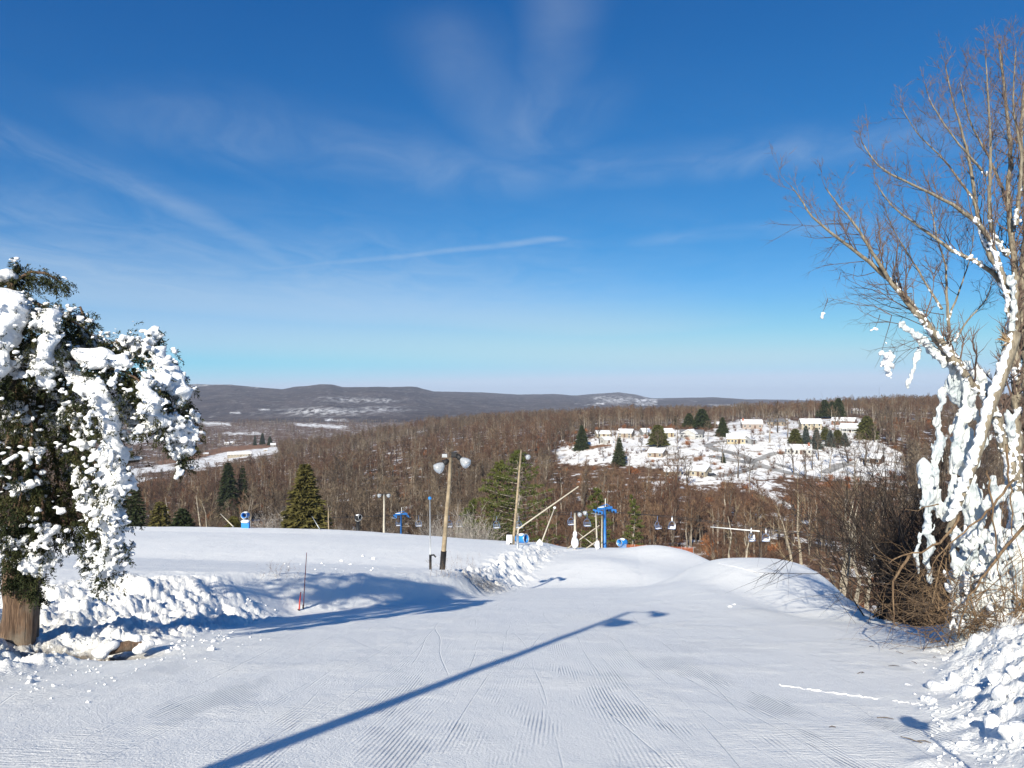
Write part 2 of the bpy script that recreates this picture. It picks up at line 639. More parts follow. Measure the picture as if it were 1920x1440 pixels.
def in_poly(px, py, poly):
    px, py = np.asarray(px, float), np.asarray(py, float)
    c = np.zeros(px.shape, bool)
    n = len(poly)
    for i in range(n):
        x1, y1 = poly[i]
        x2, y2 = poly[(i + 1) % n]
        cond = (y1 > py) != (y2 > py)
        c ^= cond & (px < (x2 - x1) * (py - y1) / (y2 - y1 + 1e-9) + x1)
    return c


# snow-covered clearings on the opposite hill, given as they are seen; tested at ground level
CLEAR = [
    [(1034, 846), (1060, 836), (1080, 832), (1112, 822), (1120, 808), (1190, 806), (1270, 806), (1330, 808), (1345, 800), (1385, 790), (1480, 786), (1500, 792), (1560, 782), (1612, 784), (1640, 800), (1650, 830), (1690, 850), (1700, 890), (1640, 900), (1590, 902), (1500, 893), (1425, 897), (1400, 908), (1360, 905), (1285, 906), (1262, 890), (1240, 876), (1190, 876), (1150, 868), (1050, 872), (1052, 858)],
    [(1385, 905), (1440, 903), (1470, 912), (1440, 920), (1480, 945), (1500, 960), (1470, 952), (1425, 925)],
]
FIELDS = [
    [(210, 885), (300, 872), (345, 868), (420, 846), (520, 838), (525, 848), (470, 858), (440, 862), (380, 880), (300, 884), (230, 895)],
    [(225, 905), (255, 896), (300, 895), (250, 912)],
    [(225, 822), (270, 816), (295, 822), (250, 834)],
    [(380, 791), (432, 793), (430, 798), (382, 796)],
    [(545, 793), (655, 799), (640, 804), (560, 798)],
    [(420, 812), (486, 811), (486, 814), (418, 815)],
]


def snow_attr(x, y, z):
    px, py = proj(x, np.maximum(y, 1), z)
    j = 4.5 * fbm(x * .05, y * .05, 0.0, 3)
    s = np.zeros(np.shape(x))
    for poly in CLEAR + FIELDS:
        s = np.maximum(s, in_poly(px + j * 2.2, py + j, poly).astype(float))
    return s


def set_attr(me, name, arr):
    a = me.attributes.new(name, 'FLOAT', 'POINT')
    a.data.foreach_set('value', np.asarray(arr, dtype=np.float32).ravel())


def grid_faces(nr, nc, off=0):
    i = np.arange(nr - 1)[:, None] * nc + np.arange(nc - 1)[None, :]
    i = i.ravel() + off
    return np.stack([i, i + 1, i + 1 + nc, i + nc], 1)


# ---- materials of the ground
def snow_slope_mat():
    m, w, b = new_mat('piste_snow')
    pos = w.n('ShaderNodeNewGeometry').outputs['Position']
    x, y, z = w.sep(pos)[:3]
    at = w.n('ShaderNodeAttribute', attribute_name='rough').outputs['Fac']
    dirt = w.n('ShaderNodeAttribute', attribute_name='dirt').outputs['Fac']
    groom = w.math('SUBTRACT', 1.0, at, clamp=True)
    flat = w.comb(x, y, 0)
    # corduroy left by the groomer: ridges running down the fall line, passes at slightly different angles
    warp = w.noise(w.mapping(flat, scale=(.5, .12, 1)), 1.0, 2, .5)
    strip = w.n('ShaderNodeTexVoronoi', feature='F1')
    w.set(strip.inputs['Vector'], w.mapping(flat, scale=(.30, .035, 1)))
    strip.inputs['Scale'].default_value = 1.0
    sv = w.sep(strip.outputs['Color'])[0]
    ang = w.math('MULTIPLY_ADD', sv, .16, -.05)
    xr = w.math('SUBTRACT', x, w.math('MULTIPLY', y, ang))
    xr = w.math('ADD', xr, w.math('MULTIPLY', warp, .25))
    cord = w.math('SINE', w.math('MULTIPLY', xr, 2 * math.pi / .044))
    fadey = w.map(y, 5, 24, 1.0, 0.12)
    worn = w.map(w.noise(w.mapping(flat, scale=(1.0, .33, 1)), 1.15, 4, .6), .47, .62)
    worn = w.math('MULTIPLY', worn, w.map(w.noise(w.mapping(flat, scale=(1, .5, 1), loc=(7, 2, 0)), .35, 2, .5), .3, .55))
    cord = w.math('MULTIPLY', w.math('MULTIPLY', cord, worn), w.math('MULTIPLY', groom, fadey))
    # ski and groomer tracks
    tr = None
    for (a, per, wd, sd) in ((-.02, .62, .022, 0.0), (-.07, .9, .016, 5.1), (.04, 1.1, .014, 9.0), (-.14, 1.5, .010, 2.2), (.10, 1.7, .010, 3.3), (.45, 3.1, .006, 7.7)):
        q = w.math('ADD', x, w.math('MULTIPLY', y, a))
        q = w.math('ADD', q, w.math('MULTIPLY', w.noise(w.mapping(flat, scale=(.25, .10, 1), loc=(sd, sd, 0)), .6, 2, .5), 1.5))
        fr = w.math('ABSOLUTE', w.math('SUBTRACT', w.math('FRACT', w.math('DIVIDE', q, per)), .5))
        g = w.map(fr, 0.0, wd, -1.0, 0.0)
        g = w.math('MULTIPLY', g, w.map(w.noise(w.mapping(flat, scale=(1, .3, 1), loc=(sd * 2, 1, 0)), .7, 3, .5), .46, .62))
        tr = g if tr is None else w.math('ADD', tr, g)
    tr = w.math('MULTIPLY', tr, groom)
    grain = w.noise(pos, 38, 4, .65)
    med = w.noise(w.mapping(flat, scale=(1.4, .7, 1)), 4.5, 5, .62)
    chat = w.noise(w.mapping(flat, scale=(.9, 3.2, 1)), 6.0, 4, .65)
    churn = w.map(w.noise(w.mapping(flat, loc=(3, 9, 0)), .45, 3, .55), .45, .65)
    h = w.math('MULTIPLY', cord, .0085)
    h = w.math('ADD', h, w.math('MULTIPLY', tr, .009))
    h = w.math('ADD', h, w.math('MULTIPLY', grain, .018))
    h = w.math('ADD', h, w.math('MULTIPLY', med, w.math('MULTIPLY_ADD', at, .07, .018)))
    h = w.math('ADD', h, w.math('MULTIPLY', w.math('MULTIPLY', chat, churn), .042))
    w.set(b.inputs['Normal'], w.bump(h, 1.0, 1.0))
    c = w.mix(w.map(w.noise(flat, .25, 3, .5), .3, .7), (.87, .87, .85), (.905, .90, .87))
    soil = w.mix(w.noise(pos, 9, 5, .6), (.018, .012, .008), (.10, .065, .035))
    dm = w.math('MULTIPLY', dirt, w.map(w.noise(pos, 7, 5, .65), .34, .50))
    c = w.mix(dm, c, soil)
    w.set(b.inputs['Base Color'], c)
    b.inputs['Roughness'].default_value = .62
    b.inputs['Specular IOR Level'].default_value = .22
    return m


def hillside_mat():
    m, w, b = new_mat('leaf_litter_and_snow')
    pos = w.n('ShaderNodeNewGeometry').outputs['Position']
    sn = w.n('ShaderNodeAttribute', attribute_name='snow').outputs['Fac']
    road = w.n('ShaderNodeAttribute', attribute_name='road').outputs['Fac']
    field = w.n('ShaderNodeAttribute', attribute_name='brush').outputs['Fac']
    n1 = w.noise(pos, .22, 5, .6)
    n2 = w.noise(w.mapping(pos, loc=(40, 0, 0)), .06, 4, .6)
    litter = w.ramp(n1, [(.25, (.055, .032, .022)), (.5, (.115, .068, .044)), (.75, (.19, .12, .08))])
    patch = w.map(w.math('ADD', w.math('MULTIPLY', n1, .5), w.math('MULTIPLY', n2, .5)), .53, .60)
    c = w.mix(w.math('MULTIPLY', patch, .75), litter, (.80, .82, .86))
    snowc = w.mix(w.map(w.noise(pos, .12, 5, .6), .35, .75), (.78, .79, .81), (.62, .61, .60))
    grass = w.map(w.noise(w.mapping(pos, loc=(11, 3, 0)), .16, 6, .68), .53, .60)
    snowc = w.mix(w.math('MULTIPLY', grass, .75), snowc, (.20, .14, .09))
    c = w.mix(sn, c, snowc)
    c = w.mix(field, c, w.mix(n1, (.13, .065, .04), (.30, .17, .10)))
    c = w.mix(road, c, w.mix(w.noise(pos, .5, 3, .5), (.16, .155, .15), (.26, .25, .24)))
    w.set(b.inputs['Base Color'], c)
    b.inputs['Roughness'].default_value = .9
    b.inputs['Specular IOR Level'].default_value = .1
    w.set(b.inputs['Normal'], w.bump(w.noise(pos, .8, 5, .65), .6, .5))
    return m


def hills_mat():
    m, w, b = new_mat('far_wooded_hills')
    pos = w.n('ShaderNodeNewGeometry').outputs['Position']
    sn = w.n('ShaderNodeAttribute', attribute_name='snow').outputs['Fac']
    n1 = w.noise(pos, .006, 6, .65)
    n2 = w.noise(w.mapping(pos, scale=(1, .35, 2.2)), .035, 5, .7)
    n3 = w.noise(w.mapping(pos, scale=(1, .3, 1.5), loc=(90, 0, 0)), .0025, 5, .6)
    wood = w.mix(w.map(n1, .35, .65), (.044, .038, .046), (.090, .075, .078))
    wood = w.mix(w.math('MULTIPLY', w.map(n2, .5, .72), .38), wood, (.34, .32, .31))
    fieldm = w.math('MULTIPLY', w.map(n3, .60, .64), w.map(n2, .42, .55))
    c = w.mix(w.math('MULTIPLY', fieldm, .55), wood, (.62, .62, .64))
    c = w.mix(w.math('MULTIPLY', sn, w.map(n2, .40, .62)), c, (.78, .79, .82))
    w.set(b.inputs['Base Color'], c)
    b.inputs['Roughness'].default_value = .95
    b.inputs['Specular IOR Level'].default_value = 0
    w.set(b.inputs['Normal'], w.bump(w.noise(pos, .03, 5, .7), .9, 14.0))
    return m


M_PISTE = snow_slope_mat()
M_HILL = hillside_mat()
M_FAR = hills_mat()


def build_ground():
    # --- ski slope: rings about the viewing area, finest where it is seen closest
    na, nr = 880, 640
    ang = np.radians(np.concatenate([np.linspace(-75, -42, 40)[:-1], np.linspace(-42, 42, na), np.linspace(42, 75, 40)[1:]]))
    r = np.geomspace(2.4, 205, nr)
    R, A = np.meshgrid(r, ang, indexing='ij')
    x, y = R * np.sin(A), R * np.cos(A)
    z = slope_z(x, y)
    z = np.maximum(z, -70)
    v = np.stack([x, y, z], -1).reshape(-1, 3)
    f = grid_faces(nr, len(ang))[:, ::-1]
    rough = np.maximum(rough_mask(x, y), sst(-.15, .8, x - np.interp(y, XB_Y, XB_X)) * (1 - sst(17, 24, y)))
    dirt = 1.0 * np.exp(-((x + 8.3) / 1.35) ** 4 - ((y - 13.55) / .62) ** 4)
    d = bank_d(x, y)
    dirt = np.maximum(dirt, .8 * np.exp(-((d - 1.0) / .9) ** 2 - ((y - 42) / 5.0) ** 2))
    dirt = np.maximum(dirt, .5 * np.exp(-((x + 11.4) / 1.6) ** 2 - ((y - 15.2) / 1.2) ** 2))
    # uphill side, behind and beside the camera
    gx, gy = np.meshgrid(np.linspace(-70, 70, 90), np.linspace(-60, 14, 60), indexing='xy')
    z2 = slope_z(gx, gy, False) - .10 - .25 * sst(-3, 2, gy)
    v2 = np.stack([gx, gy, z2], -1).reshape(-1, 3)
    f2 = grid_faces(60, 90, len(v))
    me = np_mesh('ski_slope', np.concatenate([v, v2]), np.concatenate([f, f2]), True)
    zz = np.zeros(len(v2))
    set_attr(me, 'rough', np.concatenate([rough.ravel(), zz]))
    set_attr(me, 'dirt', np.concatenate([dirt.ravel(), zz]))
    tag(link('ski_slope', me, M_PISTE), kind='structure')
    # --- opposite hillside and valley floor
    an = np.radians(np.linspace(-52, 52, 560))
    rr = np.geomspace(100, 2300, 420)
    R, A = np.meshgrid(rr, an, indexing='ij')
    y = R
    x = R * np.tan(A)
    z = valley_z(x, y)
    me = np_mesh('hillside', np.stack([x, y, z], -1).reshape(-1, 3), grid_faces(420, 560)[:, ::-1], True)
    sn = snow_attr(x, y, z)
    set_attr(me, 'snow', sn)
    px, py = proj(x, y, z)
    br = np.zeros(x.shape)
    for poly in ([(222, 925), (260, 905), (300, 896), (345, 905), (300, 930), (240, 940)], [(290, 866), (420, 838), (520, 830), (515, 838), (420, 848), (345, 866), (300, 872)],
                 [(1090, 842), (1105, 836), (1145, 832), (1150, 836), (1110, 842), (1060, 846), (1035, 850)], [(1300, 858), (1322, 852), (1318, 862), (1300, 866)]):
        br = np.maximum(br, in_poly(px, py, poly).astype(float))
    set_attr(me, 'brush', br)
    set_attr(me, 'road', np.zeros(x.shape))
    tag(link('hillside', me, M_HILL), kind='structure')
    # --- far ridges
    RPX = [-700, -200, 0, 200, 365, 430, 500, 530, 552, 600, 620, 642, 700, 780, 812, 850, 900, 970, 1040, 1080, 1110, 1160, 1192, 1222, 1280, 1340, 1400, 1500, 1900, 2600]
    RPY = [738, 733, 727, 722, 721, 722, 728, 730, 726, 721, 721, 726, 726, 726, 734, 735, 736, 740, 739, 742, 739, 736, 740, 747, 746, 745, 749, 751, 754, 756]
    an = np.linspace(-1.15, 1.15, 620)
    yy = np.geomspace(2150, 9500, 260)
    Y, U = np.meshgrid(yy, an, indexing='ij')
    X = U * Y
    pxx = CX + F * U
    Yr = np.interp(pxx, [0, 700, 830, 1000, 1300], [4300, 4600, 5600, 6800, 7000])
    top = (HY - np.interp(pxx, RPX, RPY)) / F * Yr
    t = (Y - 2300) / (Yr - 2300)
    prof = np.where(t < 1, sst(0, 1, np.clip(t, 0, 1)) ** 1.15, 1 - .5 * np.clip(t - 1, 0, 1.5))
    Z = -77 + (top + 77) * prof
    Z = Z + (12 * fbm(X * .0012, Y * .0012, 0.0, 4)) * np.clip(1 - np.abs(t - 1) * 0, 0, 1) * sst(0, .25, t) * (1 - np.exp(-((t - 1) / .12) ** 2))
    Z = Z + 34 * np.exp(-((pxx - 610) / 75) ** 2 - ((Y - 2750) / 260) ** 2)
    Z = Z + 14 * np.exp(-((pxx - 740) / 60) ** 2 - ((Y - 2600) / 220) ** 2)
    Z = Z + 3.0 * fbm(X * .012, Y * .012, 0.0, 3)
    me = np_mesh('hills', np.stack([X, Y, Z], -1).reshape(-1, 3), grid_faces(260, 620)[:, ::-1], True)
    px, py = proj(X, Y, Z)
    j = 2.5 * fbm(X * .004, Y * .004, 0.0, 3)
    sn = np.zeros(X.shape)
    sn = np.maximum(sn, .75 * np.exp(-((px - 610 + j * 8) / 75) ** 2 - ((py - 772 + j) / 7) ** 2))
    sn = np.maximum(sn, .55 * np.exp(-((px - 660 + j * 8) / 55) ** 2 - ((py - 750 + j) / 4) ** 2))
    sn = np.maximum(sn, .7 * np.exp(-((px - 715 + j * 8) / 40) ** 2 - ((py - 768 + j) / 5) ** 2))
    sn = np.maximum(sn, .8 * np.exp(-((px - 1158 + j * 4) / 36) ** 2 - ((py - 750 + j) / 7) ** 2))
    for (a, b_, c, d_) in ((1112, 1128, 744, 748), (1118, 1134, 755, 758), (485, 505, 766, 770), (430, 450, 773, 776), (610, 655, 785, 790), (1190, 1230, 748, 760)):
        sn = np.maximum(sn, ((px > a) & (px < b_) & (py > c) & (py < d_)) * .9)
    set_attr(me, 'snow', sn)
    tag(link('hills', me, M_FAR), kind='structure')


build_ground()

# ------------------------------------------------------------------ vegetation
def rvec(s=1.0):
    return Vector((random.gauss(0, s), random.gauss(0, s), random.gauss(0, s)))


def bare_tree_parts(seed, H=13.0, spread=.36, limbs=11, twigs=7, fork=0, low=.28, tw=.075):
    """meshes (trunk, crown) of a leafless broadleaf, base at the origin"""
    random.seed(seed)
    tr, cr = MB(), MB()
    lean = Vector((random.uniform(-.06, .06), random.uniform(-.06, .06), 0))
    stems = []
    r0 = .018 * H * random.uniform(.8, 1.1)
    for s in range(1 + fork):
        top = Vector((0, 0, H * random.uniform(.80, .94))) + lean * H + (Vector((random.uniform(-1, 1), random.uniform(-1, 1), 0)) * H * .11 if fork else Vector())
        pts = [Vector((0, 0, -.5)), Vector((0, 0, H * .15))]
        n = 6
        for i in range(1, n + 1):
            t = i / n
            pts.append(Vector((0, 0, H * .15)).lerp(top, t) + rvec(.010 * H) * (1 if i < n else .3))
        rad = [r0 * 1.25] + [r0 * (1 - .93 * (i / n)) + .012 for i in range(n + 1)]
        tr.tube(pts, rad, 6)
        stems.append((pts, rad))
    for s, (pts, rad) in enumerate(stems):
        for k in range(limbs // (1 + fork)):
            t = low + (1 - low) * (k + random.random()) / (limbs / (1 + fork))
            q = t * (len(pts) - 1)
            i = min(int(q), len(pts) - 2)
            b = pts[i].lerp(pts[i + 1], q - i)
            az = random.uniform(0, 2 * math.pi)
            el = math.radians(random.uniform(14, 56) + 15 * t)
            L = H * spread * random.uniform(.65, 1.15) * (1.05 - .55 * t)
            d = Vector((math.cos(az) * math.cos(el), math.sin(az) * math.cos(el), math.sin(el)))
            lp = [b]
            for j in range(3):
                d = (d + rvec(.16) + Vector((0, 0, .10))).normalized()
                lp.append(lp[-1] + d * L / 3)
            rl = max(.03, r0 * .34 * (1.1 - t))
            cr.tube(lp, [rl, rl * .75, rl * .5, rl * .2], 3, cap=False)
            for j in range(5):
                u = random.uniform(.25, 1.0) * 3
                ii = min(int(u), 2)
                sb = lp[ii].lerp(lp[ii + 1], u - ii)
                sd = (lp[ii + 1] - lp[ii]).normalized() + rvec(.45) + Vector((0, 0, .12))
                sd.normalize()
                SLn = L * random.uniform(.25, .5)
                se = sb + sd * SLn
                cr.tube([sb, sb.lerp(se, .5) + rvec(.05), se], [.032, .024, .012], 3, cap=False)
                for m_ in range(twigs):
                    v = random.random()
                    tb = sb.lerp(se, v)
                    td = (sd + rvec(.55) + Vector((0, 0, .12))).normalized()
                    cr.tri(tb, tb + td * random.uniform(.5, 1.25), tw)
    return tr.mesh('bare_tree_trunk'), cr.mesh('bare_tree_crown')


def spruce_parts(seed, H=12.0, R=2.6, whorls=26, per=11, needles=16, power=.9, droop=.25, top=.03, nl=.38, nw=.11, low=.03):
    """conical evergreen: whorls of boughs carrying many small needle sprays"""
    random.seed(seed)
    tr, cr = MB(), MB()
    tr.tube([(0, 0, -.5), (0, 0, H * .5), (0, 0, H * .97)], [H * .017, H * .011, .02], 6)
    for k in range(whorls):
        t = (k + random.uniform(-.3, .3)) / whorls
        t = max(low, t)
        z = H * (low + (1 - low) * t)
        rr = R * max(top, (1 - t) ** power) * random.uniform(.85, 1.08)
        n = max(4, int(per * (.45 + .55 * (1 - t))))
        a0 = random.random() * 6.28
        for j in range(n):
            az = a0 + 6.283 * j / n + random.uniform(-.25, .25)
            L = rr * random.uniform(.72, 1.12)
            d = Vector((math.cos(az), math.sin(az), 0))
            b = Vector((0, 0, z))
            e = b + d * L + Vector((0, 0, -droop * L + random.uniform(-.1, .15)))
            md = b.lerp(e, .55) + Vector((0, 0, .08 * L))
            cr.tri(b, e, .07)
            for q in range(needles):
                u = (q + random.random()) / needles
                u = .12 + .9 * u
                c = b.lerp(md, u / .55) if u < .55 else md.lerp(e, (u - .55) / .45)
                side = Vector((-d.y, d.x, 0)) * random.choice((-1, 1))
                nd = (d * random.uniform(.2, 1) + side * random.uniform(.1, .9) + Vector((0, 0, random.uniform(-.45, .25)))).normalized()
                cr.tri(c + rvec(.03), c + nd * nl * random.uniform(.6, 1.4) * (1.1 - .4 * t), nw)
    return tr.mesh('spruce_trunk'), cr.mesh('spruce_crown')


def pine_parts(seed, H=17.0, R=4.2, boughs=46, tuft=13, low=.22, round_=False):
    """white pine: separate layered boughs with dense brushes of needles at their ends"""
    random.seed(seed)
    tr, cr = MB(), MB()
    pts = [Vector((0, 0, -.5))] + [Vector((random.gauss(0, .08) * i, random.gauss(0, .08) * i, H * i / 6)) for i in range(1, 7)]
    tr.tube(pts, [H * .016, H * .0145, H * .012, H * .010, H * .007, H * .004, .02], 7)
    for k in range(boughs):
        t = low + (1 - low) * (k + random.random()) / boughs
        if round_:
            rr = R * math.sin(math.pi * min(1, .18 + .80 * (t - low) / (1 - low))) ** .7
        else:
            rr = R * (1 - t) ** .72 * random.uniform(.65, 1.15) + .25
        az = k * 2.4 + random.uniform(-.4, .4)
        d = Vector((math.cos(az), math.sin(az), 0))
        q = t * 6
        i = min(int(q), 5)
        b = pts[i].lerp(pts[i + 1], q - i) if i + 1 < len(pts) else pts[-1]
        e = b + d * rr + Vector((0, 0, rr * random.uniform(.02, .32)))
        tr.tube([b, b.lerp(e, .5) + Vector((0, 0, -.04 * rr)), e], [.07, .045, .02], 3, cap=False)
        for s in range(tuft):
            u = .28 + .75 * (s + random.random()) / tuft
            side = Vector((-d.y, d.x, 0)) * random.gauss(0, .24) * rr
            c = b.lerp(e, u) + side * (1.15 - .5 * u) + Vector((0, 0, random.uniform(-.1, .22)))
            for m_ in range(11):
                nd = (rvec(.65) + d * .45 + Vector((0, 0, .35))).normalized()
                cr.tri(c, c + nd * random.uniform(.30, .62), .13)
    return tr.mesh('pine_trunk'), cr.mesh('pine_crown')


def shrub_mesh(seed, H=2.2, n=150, spread=.8, tw=.05, sr=1.0):
    random.seed(seed)
    m = MB()
    for k in range(n // 8):
        az = random.uniform(0, 6.28)
        el = random.uniform(.5, 1.45)
        d = Vector((math.cos(az) * math.cos(el) * spread, math.sin(az) * math.cos(el) * spread, math.sin(el)))
        b = Vector((random.gauss(0, .3), random.gauss(0, .3), -.1))
        e = b + d * H * random.uniform(.6, 1.05)
        m.tube([b, b.lerp(e, .5) + rvec(.07), e], [.03 * sr, .022 * sr, .008 * sr], 3, cap=False)
        for j in range(8):
            u = random.uniform(.2, 1)
            c = b.lerp(e, u)
            m.tri(c, c + (d + rvec(.6)).normalized() * random.uniform(.35, .9), tw)
    return m.mesh('shrub')


def twig_mat(name, c1, c2, c3, rough=.85):
    """bark or twig colour that differs from tree to tree and along the branch"""
    m, w, b = new_mat(name)
    r = w.n('ShaderNodeObjectInfo').outputs['Random']
    co = w.n('ShaderNodeTexCoord').outputs['Object']
    base = w.ramp(r, [(0, c1), (.5, c2), (1, c3)])
    v = w.noise(co, 1.3, 3, .6)
    c = w.mix(w.map(v, .3, .7), w.mix(1.0, base, (.62, .6, .6), 'MULTIPLY'), w.mix(1.0, base, (1.3, 1.28, 1.25), 'MULTIPLY'))
    w.set(b.inputs['Base Color'], c)
    b.inputs['Roughness'].default_value = rough
    b.inputs['Specular IOR Level'].default_value = .12
    return m


M_BARK = twig_mat('grey_brown_bark', (.055, .046, .038), (.125, .104, .085), (.30, .27, .23))
M_TWIG = twig_mat('bare_twigs', (.060, .046, .037), (.120, .090, .067), (.205, .165, .120))
M_TWIG_RED = twig_mat('reddish_twigs', (.080, .046, .035), (.130, .079, .055), (.175, .115, .073))
M_RUST = twig_mat('rust_brown_leaves', (.27, .105, .045), (.30, .13, .06), (.24, .12, .06))
M_SPRUCE = twig_mat('spruce_needles', (.030, .042, .018), (.038, .050, .022), (.050, .062, .028))
M_SPRUCE_L = twig_mat('sunny_spruce_needles', (.075, .078, .024), (.085, .088, .026), (.095, .085, .028))
M_PINE = twig_mat('pine_needles', (.070, .088, .024), (.085, .10, .028), (.095, .105, .030))
M_BLUE = twig_mat('blue_spruce_needles', (.060, .080, .072), (.072, .092, .082), (.085, .10, .090))
M_RIME = twig_mat('frosted_twigs', (.30, .28, .26), (.36, .34, .32), (.25, .23, .21))

BARE = [bare_tree_parts(100 + i, H=h, spread=sp, limbs=lb, fork=fk, low=lo) for i, (h, sp, lb, fk, lo) in enumerate([
    (13, .42, 13, 0, .32), (14.5, .32, 13, 0, .42), (11.5, .48, 14, 1, .30), (13.5, .38, 14, 1, .36), (10, .46, 12, 0, .25), (15, .34, 14, 1, .45)])]
for (a, b) in BARE:
    a.materials.append(M_BARK)
    b.materials.append(M_TWIG)
BARE_RED = []
for (a, b) in BARE:
    b2 = b.copy()
    b2.materials.clear()
    b2.materials.append(M_TWIG_RED)
    BARE_RED.append((a, b2))


def join_mesh(name, a, b):
    """trunk and crown as one mesh with two material slots, for masses of trees"""
    va = np.array([q.co[:] for q in a.vertices])
    vb = np.array([q.co[:] for q in b.vertices])
    me = bpy.data.meshes.new(name)
    fs = [tuple(p.vertices) for p in a.polygons] + [tuple(i + len(va) for i in p.vertices) for p in b.polygons]
    me.from_pydata(np.concatenate([va, vb]).tolist(), [], fs)
    me.polygons.foreach_set('material_index', np.array([0] * len(a.polygons) + [1] * len(b.polygons), dtype=np.int32))
    me.materials.append(a.materials[0])
    me.materials.append(b.materials[0])
    me.update()
    return me


def tree_thing(name, parts, loc, rz, sc, label, cat='tree', group=None, crown_name='crown'):
    r = empty(name, loc, rz, label, cat, group)
    r.scale = (sc, sc, sc) if not isinstance(sc, tuple) else sc
    for nm, me in (('trunk', parts[0]), (crown_name, parts[1])):
        o = bpy.data.objects.new(nm, me)
        COL.objects.link(o)
        o.parent = r
    return r


def instancer(name, variants, pts, which, scl, rot, tilt=None):
    """ONE object of kind stuff: a mass of trees or brush too many to count"""
    me = bpy.data.meshes.new(name)
    me.vertices.add(len(pts))
    me.vertices.foreach_set('co', np.asarray(pts, dtype=np.float32).ravel())
    for nm, arr, ty in (('which', which, 'INT'), ('scl', scl, 'FLOAT'), ('rot', rot, 'FLOAT')):
        at = me.attributes.new(nm, ty, 'POINT')
        at.data.foreach_set('value', np.asarray(arr, dtype=np.int32 if ty == 'INT' else np.float32))
    me.update()
    o = bpy.data.objects.new(name, me)
    COL.objects.link(o)
    src = bpy.data.collections.new(name + '_kinds')
    for i, vm in enumerate(variants):
        so = bpy.data.objects.new(f'{name}_kind_{chr(97 + i)}', vm)
        src.objects.link(so)
    ng = bpy.data.node_groups.new(name + '_nodes', 'GeometryNodeTree')
    ng.interface.new_socket('Geometry', in_out='INPUT', socket_type='NodeSocketGeometry')
    ng.interface.new_socket('Geometry', in_out='OUTPUT', socket_type='NodeSocketGeometry')
    N, Lk = ng.nodes.new, ng.links.new
    gi, go = N('NodeGroupInput'), N('NodeGroupOutput')
    ci = N('GeometryNodeCollectionInfo')
    ci.inputs['Collection'].default_value = src
    ci.inputs['Separate Children'].default_value = True
    iop = N('GeometryNodeInstanceOnPoints')
    iop.inputs['Pick Instance'].default_value = True

    def att(nm, ty):
        a = N('GeometryNodeInputNamedAttribute')
        a.data_type = ty
        a.inputs['Name'].default_value = nm
        return a.outputs['Attribute']
    cx = N('ShaderNodeCombineXYZ')
    Lk(att('rot', 'FLOAT'), cx.inputs[2])
    e2r = N('FunctionNodeEulerToRotation')
    Lk(cx.outputs[0], e2r.inputs[0])
    Lk(gi.outputs[0], iop.inputs['Points'])
    Lk(ci.outputs[0], iop.inputs['Instance'])
    Lk(att('which', 'INT'), iop.inputs['Instance Index'])
    Lk(e2r.outputs[0], iop.inputs['Rotation'])
    Lk(att('scl', 'FLOAT'), iop.inputs['Scale'])
    Lk(iop.outputs[0], go.inputs[0])
    md = o.modifiers.new('scatter', 'NODES')
    md.node_group = ng
    return o


def spread_points(n, y0, y1, u0, u1, rmin0):
    """even random points on the hill between two distances and headings (by area)"""
    y = np.sqrt(RNG.uniform(y0 ** 2, y1 ** 2, n))
    u = RNG.uniform(u0, u1, n)
    return u * y, y


def tree_ok(x, y, z, h):
    """keep clearings, fields and the views across them open"""
    px, py = proj(x, y, z)
    pt = py - F * h / y
    ok = np.ones(x.shape, bool)
    for poly in CLEAR:
        hitp = in_poly(px, py, poly)
        for f in (.25, .5, .75, .95):
            hitp |= in_poly(px, py + (pt - py) * f, poly)
        ok &= ~hitp
    for poly in FIELDS:
        hitp = in_poly(px, py, poly) | in_poly(px, py + (pt - py) * .5, poly) | in_poly(px, py + (pt - py) * .9, poly)
        ok &= ~hitp
    return ok


